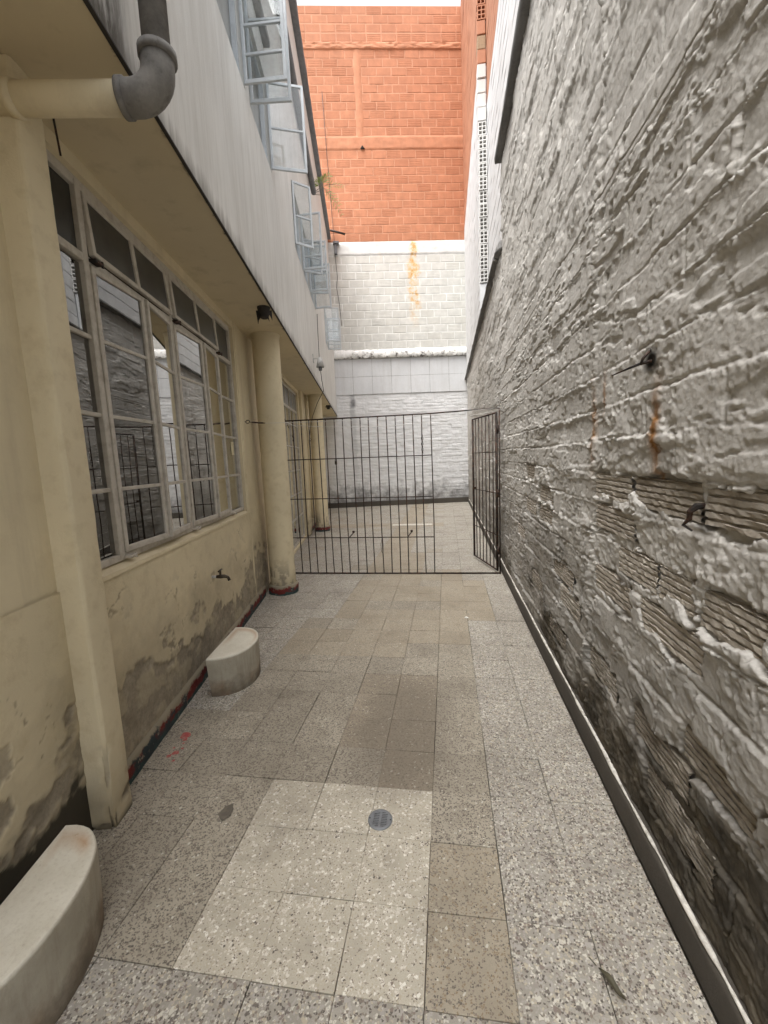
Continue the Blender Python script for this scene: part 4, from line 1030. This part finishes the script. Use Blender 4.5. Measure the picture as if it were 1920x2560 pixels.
def build_grit():
    rr = random.Random(21); mb = MB()
    for k in range(420):
        if k % 3: x = .668 - abs(rr.gauss(0, .018)); y = .7 + 6 * rr.random() ** 1.6; p = Vector((x, y, 0))
        else: p = rotL((XG + .03 + abs(rr.gauss(0, .03)), 1.0 + 3.6 * rr.random(), 0))
        r = rr.uniform(.0012, .004); h = [Vector((rr.uniform(.6, 1.3) * r * math.cos(a), rr.uniform(.6, 1.3) * r * math.sin(a), .001)) for a in (0, 1.5, 3.1, 4.6)]
        mb.add([p + q for q in h] + [p + Vector((rr.uniform(-.3, .3) * r, 0, .001 + r * rr.uniform(.6, 1.2)))], [(0, 1, 4), (1, 2, 4), (2, 3, 4), (3, 0, 4)])
    o = single('grit', mb, M['cement'], 'small crumbs of mortar and grit along the foot of the walls', 'grit', (0, 0, 0), kind='stuff')
build_grit()
# ================================================================== IRON GRILLE AND GATE LEAF
def build_gate():
    YG = 5.25
    t = Thing('iron_grille', 'black iron bar grille spanning the courtyard from column to right wall', 'gate', (-.8, YG, 0))
    t.part('top_rail', MB().tube([(-2.27, YG, 2.045), (-1, YG, 2.035), (-.18, YG, 2.032), (.3, YG, 2.043), (.64, YG, 2.052)], .0085, 8), M['iron'], True)
    t.part('bottom_rail', MB().tube([(-2.25, YG, .014), (-1, YG, .010), (.645, YG, .012)], .010, 8), M['iron'], True)
    for z in (.49, 1.012, 1.53):
        t.part('rail', MB().tube([(-2.25, YG + .007, z + .010), (-1.2, YG + .007, z), (-.178, YG + .007, z - .004)], .0062, 7), M['iron'], True)
    for k in range(19):
        x = -.18 - k * .1115 + random.uniform(-.004, .004); b = random.uniform(-.011, .011)
        t.part('bar', MB().tube([(x, YG, .012), (x + b, YG, .7), (x + b * .6, YG, 1.4), (x, YG, 2.035)], .0068, 7), M['iron'], True)
    t.part('post', MB().tube([(.638, YG, .0), (.640, YG, 2.055)], .0085, 8), M['iron'], True)
    t.part('padlock', MB().box(-1.425, -1.395, YG - .022, YG - .004, 1.455, 1.50, .004).tube([(-1.42, YG - .012, 1.50), (-1.42, YG - .012, 1.528), (-1.40, YG - .012, 1.528), (-1.40, YG - .012, 1.50)], .004, 6), M['brass'])
    for x in (-1.30, -.52):
        t.part('foot_stay', MB().tube([(x, YG, .485), (x + .045, YG + .10, .535)], .007, 6).box(x + .033, x + .062, YG + .09, YG + .115, .535, .565, .003), M['iron'])
    mb = MB()
    for k in range(7): 
        z = 1.78 - k * .034; mb.tube([( -.292 + (.012 if q in (1, 2) else -.012) * (1 if k % 2 else .4), YG - .012 - (.006 if k % 2 else 0), z - (.0 if q in (0, 1) else .026)) for q in (0, 1, 2, 3, 0)], .003, 5)
    t.part('chain', mb, M['iron'])
    t.part('wire_loop', MB().tube([(-.85, YG - .01, .49), (-.87, YG - .015, .40), (-.865, YG - .012, .30), (-.845, YG - .01, .28), (-.84, YG - .01, .38), (-.845, YG - .01, .49)], .003, 6), M['cable'])
    # leaf standing open
    g = Thing('gate_leaf', 'narrow black iron gate leaf standing open beside the right wall', 'gate', (.612, YG + .03, 0))
    ax = Vector((.374 - .612, 6.12 - 5.28, 0)); Lg = ax.length; ax.normalize()
    def P(u, z, off=0.0): return Vector((.612, YG + .03, 0)) + ax * u + Vector((0, 0, z)) + Vector((ax.y, -ax.x, 0)) * off
    def bar(u, r, z0=.035, z1=2.0): return MB().tube([P(u, z0), P(u, (z0 + z1) / 2), P(u, z1)], r, 7)
    g.part('stile', bar(.012, .016), M['iron'], True); g.part('stile', bar(Lg - .012, .015), M['iron'], True)
    g.part('rail', MB().tube([P(.0, 2.0), P(Lg, 2.0)], .011, 7), M['iron'], True); g.part('rail', MB().tube([P(.0, .04), P(Lg, .04)], .011, 7), M['iron'], True)
    for z in (.49, 1.02, 1.53): g.part('rail', MB().tube([P(.01, z, .006), P(Lg - .01, z, .006)], .0065, 7), M['iron'], True)
    for k in range(1, 7): g.part('bar', bar(k * Lg / 7.0, .0065), M['iron'], True)
    g.part('lock_plate', MB().tube([P(Lg - .06, 1.02), P(Lg - .06, 1.05)], .02, 6), M['iron'])
    for z in (.3, 1.02, 1.8): g.part('hinge', MB().tube([P(-.02, z - .05), P(-.02, z + .05)], .014, 8), M['iron'], True)
build_gate()

# ================================================================== OTHER THINGS
def D_outline(cx, y0, y1, bulge, n=26, rc=.05):
    """D seen from above: flat side at x=cx facing the wall, curved side towards +x."""
    pts = []
    cy = (y0 + y1) / 2; hy = (y1 - y0) / 2
    for k in range(n + 1):
        a = -math.pi / 2 + math.pi * k / n
        pts.append((cx + bulge * max(0, math.cos(a)) ** .78, cy + hy * math.sin(a)))
    return pts
def seat(name, label, cx, y0, y1, bulge, h, tilt, seed, rustfn):
    pts = D_outline(cx, y0, y1, bulge); mx = np.mean([p[0] for p in pts]); my = (y0 + y1) / 2
    P = np.array(pts + [(cx, y1 - (y1 - y0) * q / 8) for q in range(1, 8)] + [pts[0]])
    lay = [(1.0, -.0), (1.0, .01), (1.0, h * .25), (1.0, h * .5), (1.0, h * .75), (1.0, h - .016), (.992, h - .007), (.975, h - .001), (.955, h), (.80, h + .0005), (.6, h), (.4, h), (.2, h), (.0, h)]
    Q = np.zeros((len(P), len(lay), 3)); side = np.zeros(Q.shape[:2]); rust = np.zeros(Q.shape[:2])
    c, s = math.cos(tilt), math.sin(tilt)
    for k, (f, z) in enumerate(lay):
        x = mx + (P[:, 0] - mx) * f; y = my + (P[:, 1] - my) * f
        nz = .004 * (fbm(x * 14 + seed, y * 14 + z * 9, 3, 97) - .5)
        taper = 1 - .06 * (1 - z / h) if z < h * .9 else 1
        x = mx + (x - mx) * taper; y = my + (y - my) * taper
        xr = mx + (x - mx) * c - (y - my) * s; yr = my + (x - mx) * s + (y - my) * c
        Q[:, k, 0] = xr + nz; Q[:, k, 1] = yr + nz; Q[:, k, 2] = max(z, 0) + (nz * .5 if z > .02 else 0)
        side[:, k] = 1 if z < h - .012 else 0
        rust[:, k] = rustfn((P[:, 0] - mx) * f, (P[:, 1] - my) * f, f) if z >= h - .001 else np.clip(.35 * fbm(P[:, 1] * 20, P[:, 0] * 20 + z * 12, 3, 98) - .1, 0, 1) * (z < h * .4)
    # finer top for the stain rings: subdivide in the attribute only where rings sit
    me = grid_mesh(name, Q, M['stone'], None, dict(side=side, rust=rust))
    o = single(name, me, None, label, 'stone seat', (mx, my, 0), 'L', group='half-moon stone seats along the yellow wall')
    return o
def dense_top(fx): return fx
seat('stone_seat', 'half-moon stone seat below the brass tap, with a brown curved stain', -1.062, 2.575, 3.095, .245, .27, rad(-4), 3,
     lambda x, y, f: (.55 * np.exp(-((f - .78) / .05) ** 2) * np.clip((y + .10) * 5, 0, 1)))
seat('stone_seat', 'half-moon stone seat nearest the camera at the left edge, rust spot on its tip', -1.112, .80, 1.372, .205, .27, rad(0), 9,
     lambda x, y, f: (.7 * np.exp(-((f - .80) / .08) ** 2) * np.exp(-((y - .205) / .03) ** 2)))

def build_small():
    # drain pipe: horizontal run under the soffit, elbow and downpipe on the fascia
    t = Thing('drain_pipe', 'thick grey drain pipe with an elbow, running under the soffit and up the white wall', 'pipe', (-.66, 1.60, 2.7), 'L')
    py, pz, r = 1.62, 2.755, .047
    t.part('yellow_run', MB().tube([(-1.24, py, pz), (-.74, py, pz)], r + .001, 24), M['yellow'], True, label='horizontal run painted pale yellow')
    t.part('wall_collar', MB().tube([(-1.135, py, pz), (-1.10, py, pz)], r + .007, 24), M['yellow'], True)
    xd = -.630
    el = [(-.75, py, pz), (-.735, py, pz)] + [(-.72 + .087 * math.sin(a), py, pz + .087 - .087 * math.cos(a)) for a in np.linspace(.1, math.pi / 2, 8)] + [(xd, py, pz + .13)]
    t.part('elbow', MB().tube(el, r + .006, 24), M['pipe'], True)
    t.part('downpipe', MB().tube([(xd, py, pz + .09), (xd, py, 5.38)], r - .003, 24), M['pipe'], True)
    t.part('collar', MB().tube([(-.762, py, pz), (-.742, py, pz)], r + .011, 24), M['pipe'], True)
    t.part('collar', MB().tube([(xd, py, pz + .115), (xd, py, pz + .14)], r + .014, 24), M['pipe'], True)
    t.part('bracket', MB().tube([(XF + .002, py, 3.9), (xd, py, 3.9)], .012, 8), M['iron'])
    single('soffit_nail', MB().tube([(-1.155, 1.875, 2.899), (-1.19, 1.95, 2.80)], .004, 6), M['iron'], 'thin rusty nail hanging from the soffit beside the drain pipe', 'nail', (-1.155, 1.875, 2.9), 'L')
    # tap
    t = Thing('water_tap', 'small dark brass tap on the yellow wall below the window', 'tap', (XG, 3.17, .66), 'L')
    y, z = 3.17, .655
    t.part('pipe_stub', MB().tube([(XG - .01, y, z), (XG + .045, y, z)], .011, 10), M['lampwhite'], True)
    t.part('body', MB().tube([(XG + .04, y, z), (XG + .07, y + .002, z), (XG + .10, y + .004, z), (XG + .125, y + .006, z - .010), (XG + .135, y + .006, z - .035)], [.012, .016, .014, .011, .012], 12), M['brass'], True)
    t.part('spindle', MB().tube([(XG + .072, y, z + .01), (XG + .072, y, z + .048)], .008, 10), M['brass'], True)
    t.part('handle', MB().tube([(XG + .072, y - .036, z + .048), (XG + .072, y, z + .050), (XG + .072, y + .036, z + .048)], [.007, .006, .007], 8), M['brass'], True)
    # hook with turnbuckle, clothes lines
    t = Thing('turnbuckle_hook', 'rusty eye hook with turnbuckle on the yellow wall beside the round column', 'hook', (XG, 4.46, 1.94), 'L')
    t.part('eye', MB().tube([(XG + .03 + .018 * math.cos(a), 4.47 + .018 * math.sin(a) * .6, 1.945 + .018 * math.sin(a)) for a in np.linspace(0, 2 * math.pi, 13)], .004, 6).tube([(XG - .01, 4.47, 1.945), (XG + .014, 4.47, 1.945)], .005, 6), M['iron'], True)
    t.part('turnbuckle', MB().tube([(XG + .045, 4.48, 1.942), (XG + .075, 4.50, 1.94), (XG + .16, 4.545, 1.935), (XG + .19, 4.56, 1.933)], [.003, .008, .008, .003], 8), M['iron'], True)
    def wire(label, a, b, sag, name='clothes_line'):
        pts = [Vector(a).lerp(Vector(b), k / 24) - Vector((0, 0, sag * 4 * (k / 24) * (1 - k / 24))) for k in range(25)]
        single(name, MB().tube(pts, .0022, 5), M['wire'], label, 'wire', a, smooth=True, group='clothes lines across the court')
    h = rotL((XG + .19, 4.56, 1.933))
    wire('upper pale clothes line running from the turnbuckle hook to the right wall', h, (.69, 5.12, 2.045), .035)
    c = rotL((-.86, 4.80, 1.86))
    wire('lower pale clothes line sagging from the round column to the right wall', rotL((-.862, 4.78, 1.93)), (.69, 5.16, 2.03), .10)
    # soffit lamps
    def soffit_lamp(name, label, x, y, shards):
        t = Thing(name, label, 'lamp', (x, y, ZS), 'L', group='lamps under the soffit')
        t.part('holder', MB().lathe([(.06, ZS - .001), (.055, ZS - .02), (.045, ZS - .075), (.03, ZS - .10)], x, y, 16), M['rubber'])
        for (dx, dy, l, a) in shards:
            t.part('torn_rim', MB().add([(x + dx - .02, y + dy, ZS - .03), (x + dx + .02, y + dy + .01, ZS - .03), (x + dx + a, y + dy + .005, ZS - l), (x + dx, y + dy + .012, ZS - .05)], [(0, 1, 2), (1, 3, 2), (3, 0, 2)]), M['rubber'])
    soffit_lamp('soffit_lamp', 'broken black lamp holder under the soffit, nearer of the two', -.83, 3.97, [(-.05, 0, .15, -.01), (.02, -.03, .14, .03), (.05, 0, .12, .02), (-.03, .04, .10, -.03)])
    soffit_lamp('soffit_lamp', 'small dark lamp holder under the soffit past the second column', -.82, 10.72, [(.04, 0, .07, .05), (-.05, 0, .06, -.02)])
    # conical wall lamp on the fascia
    t = Thing('wall_lamp', 'dirty white cone lamp on an arm, high on the white upper wall', 'lamp', (XF, 7.2, 3.1), 'L')
    x, y = XF + .115, 7.15
    t.part('arm', MB().tube([(XF, y + .03, 3.20), (XF + .08, y + .01, 3.19), (x, y, 3.185)], .008, 8).box(XF - .001, XF + .012, y - .0, y + .06, 3.13, 3.27, .003), M['lampwhite'])
    t.part('shade', MB().lathe([(.025, 3.205), (.036, 3.20), (.068, 3.05), (.064, 3.05), (.03, 3.18)], x, y, 20, False), M['lampwhite'], True)
    t.part('bulb_cup', MB().lathe([(.028, 3.07), (.030, 3.03), (.026, 2.995)], x, y, 14), M['zinc'], True)
    # hanging cables
    single('hanging_cable', MB().tube([(XF + .012, 8.3, 4.27), (XF + .01, 8.25, 3.9), (XF + .012, 8.2, 3.4), (XF + .03, 8.25, 3.05), (XF + .05, 8.3, 2.86), (-.85, 8.4, 2.65), (-.98, 8.55, 2.40), (-1.06, 8.7, 2.15), (-1.10, 8.82, 1.98), (-1.09, 8.85, 1.93), (-1.07, 8.87, 1.97), (-1.10, 8.88, 2.02), (-1.115, 8.89, 1.96), (-1.115, 8.89, 1.5)], .006, 6), M['cable'],
           'black cable hanging down the white upper wall and tied to a conduit', 'cable', (XF, 8.3, 4.27), 'L', True)
    yb = YB - .05
    single('wall_cable', MB().tube([(-.68, yb, 12.0), (-.64, yb, 10.4), (-.60, yb, 9.2), (-.56, yb, 8.1), (-.55, yb, 7.5), (-.52, yb, 7.0), (-.56, yb, 6.7), (-.50, yb, 6.2), (-.47, yb, 5.6)], .008, 6), M['cable'],
           'thin black cable running down the orange and white back wall', 'cable', (-.6, yb, 8), 'L', True)
    single('iron_rod', MB().tube([(-.66, 13.1, 8.19), (-.42, 13.12, 8.14), (-.22, 13.14, 8.09)], .03, 8), M['iron'], 'short rusty pipe sticking out from the corner in front of the orange wall', 'pipe', (-.66, 13.1, 8.19), 'L', True)
    single('insulator_bracket', MB().box(-.60, -.42, YB - .16, YB - .03, 7.90, 7.97, .01).box(-.57, -.48, YB - .13, YB - .03, 7.62, 7.90, .01), M['gutter'], 'small dark cable bracket at the seam of orange and white back walls', 'bracket', (-.55, YB, 7.8), 'L')
    # notice in the last window pane
    single('paper_notice', MB().box(WP + .001, WP + .003, 4.085, 4.165, 1.60, 1.725), M['paper'], 'small yellowed paper notice stuck on the last window pane', 'notice', (WP, 4.1, 1.6), 'L')
    # floor drain
    t = Thing('floor_drain', 'round grey slotted drain cover set in the light tiles', 'drain', (-.309, 1.533, 0))
    cx, cy = -.309, 1.533
    t.part('pit_shade', MB().lathe([(.040, .0012), (.001, .0012)], cx, cy, 32), M['hole_shade'])  # flat dark disc on the tile, painted shade in place of a pit
    t.part('rim', MB().lathe([(.0515, .0), (.0510, .004), (.047, .006), (.040, .0055), (.038, .005), (.038, .001)], cx, cy, 40, False), M['zinc'], True)
    for k in range(10):
        yy = cy - .0365 + k * .0081; hw = math.sqrt(max(0, .039 ** 2 - (yy - cy) ** 2))
        t.part('slat', MB().box(cx - hw, cx + hw, yy - .0024, yy + .0024, .0015, .0052), M['zinc'])
    t.part('spine', MB().box(cx - .0045, cx + .0045, cy - .038, cy + .038, .0014, .0056), M['zinc'])
    for s in (-1, 1): t.part('cheek', MB().box(cx + s * .035 - .006, cx + s * .035 + .006, cy - .02, cy + .02, .0014, .0057), M['zinc'])
    for s in (-1, 1): t.part('screw', MB().lathe([(.0028, .0055), (.0028, .0072), (.0005, .0075)], cx + s * .0435, cy, 8), M['iron'])
    # litter and leaf on the floor
    lv = MB(); n = 10
    c0 = Vector((.425, 1.06, .006)); d = Vector((.055, -.085, 0)).normalized(); s = Vector((d.y, -d.x, 0))
    top = []
    for k in range(n + 1):
        u = k / n; w = .009 * math.sin(math.pi * u) ** .8; z = .004 + .010 * math.sin(math.pi * u * 1.3) ** 2
        p = c0 + d * (u - .5) * .085; top += [p + s * w + Vector((0, 0, z + .004)), p + Vector((0, 0, z)), p - s * w + Vector((0, 0, z + .006))]
    lv.add(top, [f for k in range(n) for f in ((3 * k, 3 * k + 3, 3 * k + 4, 3 * k + 1), (3 * k + 1, 3 * k + 4, 3 * k + 5, 3 * k + 2))]).tube([c0 - d * .075 + Vector((0, 0, .003)), c0 - d * .05 + Vector((0, 0, .005))], .0015, 5)
    single('fallen_leaf', lv, M['dryleaf'], 'single dry brown leaf lying on the coarse tiles at lower right', 'leaf', (.425, 1.06, 0))
    single('paper_scrap', MB().add([(.13, 3.76, .004), (.16, 3.745, .008), (.172, 3.77, .004), (.145, 3.785, .010), (.15, 3.765, .018)], [(0, 1, 4), (1, 2, 4), (2, 3, 4), (3, 0, 4)]), M['litter'], 'tiny white scrap of paper on the tan tiles before the gate', 'litter', (.15, 3.76, 0))
    # plant rooted in the gutter
    t = Thing('gutter_plant', 'small feathery green plant growing from the broken pipe end high on the left wall', 'plant', (-.68, 8.45, 6.48), 'L')
    base = Vector((-.53, 8.5, 6.60))
    rr = random.Random(3)
    fr = [((.24, -.03, .06), .34), ((.10, .0, .20), .30), ((-.02, .02, .18), .22), ((.20, .04, -.10), .30), ((.30, .02, -.28), .40), ((-.10, .02, .10), .2), ((.05, -.05, .12), .2)]
    for q, (dv, ln) in enumerate(fr):
        d = Vector(dv).normalized(); ln *= 1.15; pts = [base + d * ln * u + Vector((0, 0, -.16 * ln * u * u * 2)) for u in np.linspace(0, 1, 9)]
        fro = t.part('frond', MB().tube(pts, [.004 * (1 - .7 * k / 8) for k in range(9)], 5), M['stem'])
        lf = MB()
        for k in range(2, 9):
            for s_ in (-1, 1):
                p = pts[k]; ax_ = (pts[k] - pts[k - 1]).normalized(); nrm = Vector((-ax_.z, 0, ax_.x)) * s_
                tip = p + (ax_ * .75 + nrm * .8 + Vector((0, rr.uniform(-.3, .3), -.15))).normalized() * rr.uniform(.09, .14) * (1.15 - k / 14)
                dv_ = (tip - p).normalized(); w = Vector((-dv_.z, .25, dv_.x)).normalized() * .008
                lf.add([p - w * .4, p.lerp(tip, .4) + w, tip, p.lerp(tip, .4) - w], [(0, 1, 2, 3)])
        t.sub(fro, 'leaflets', lf, M['leafgreen'])
    for (b_, c_) in (((-.60, 8.47, 6.54), (-.68, 8.46, 6.48)), ((-.585, 8.5, 6.52), (-.69, 8.44, 6.46)), ((-.55, 8.49, 6.45), (-.66, 8.46, 6.44))):
        t.part('root', MB().tube([base, b_, c_], .005, 5), M['stem'], True)
build_small()
# drop helper properties
for o in bpy.data.objects:
    if '_off' in o: del o['_off']
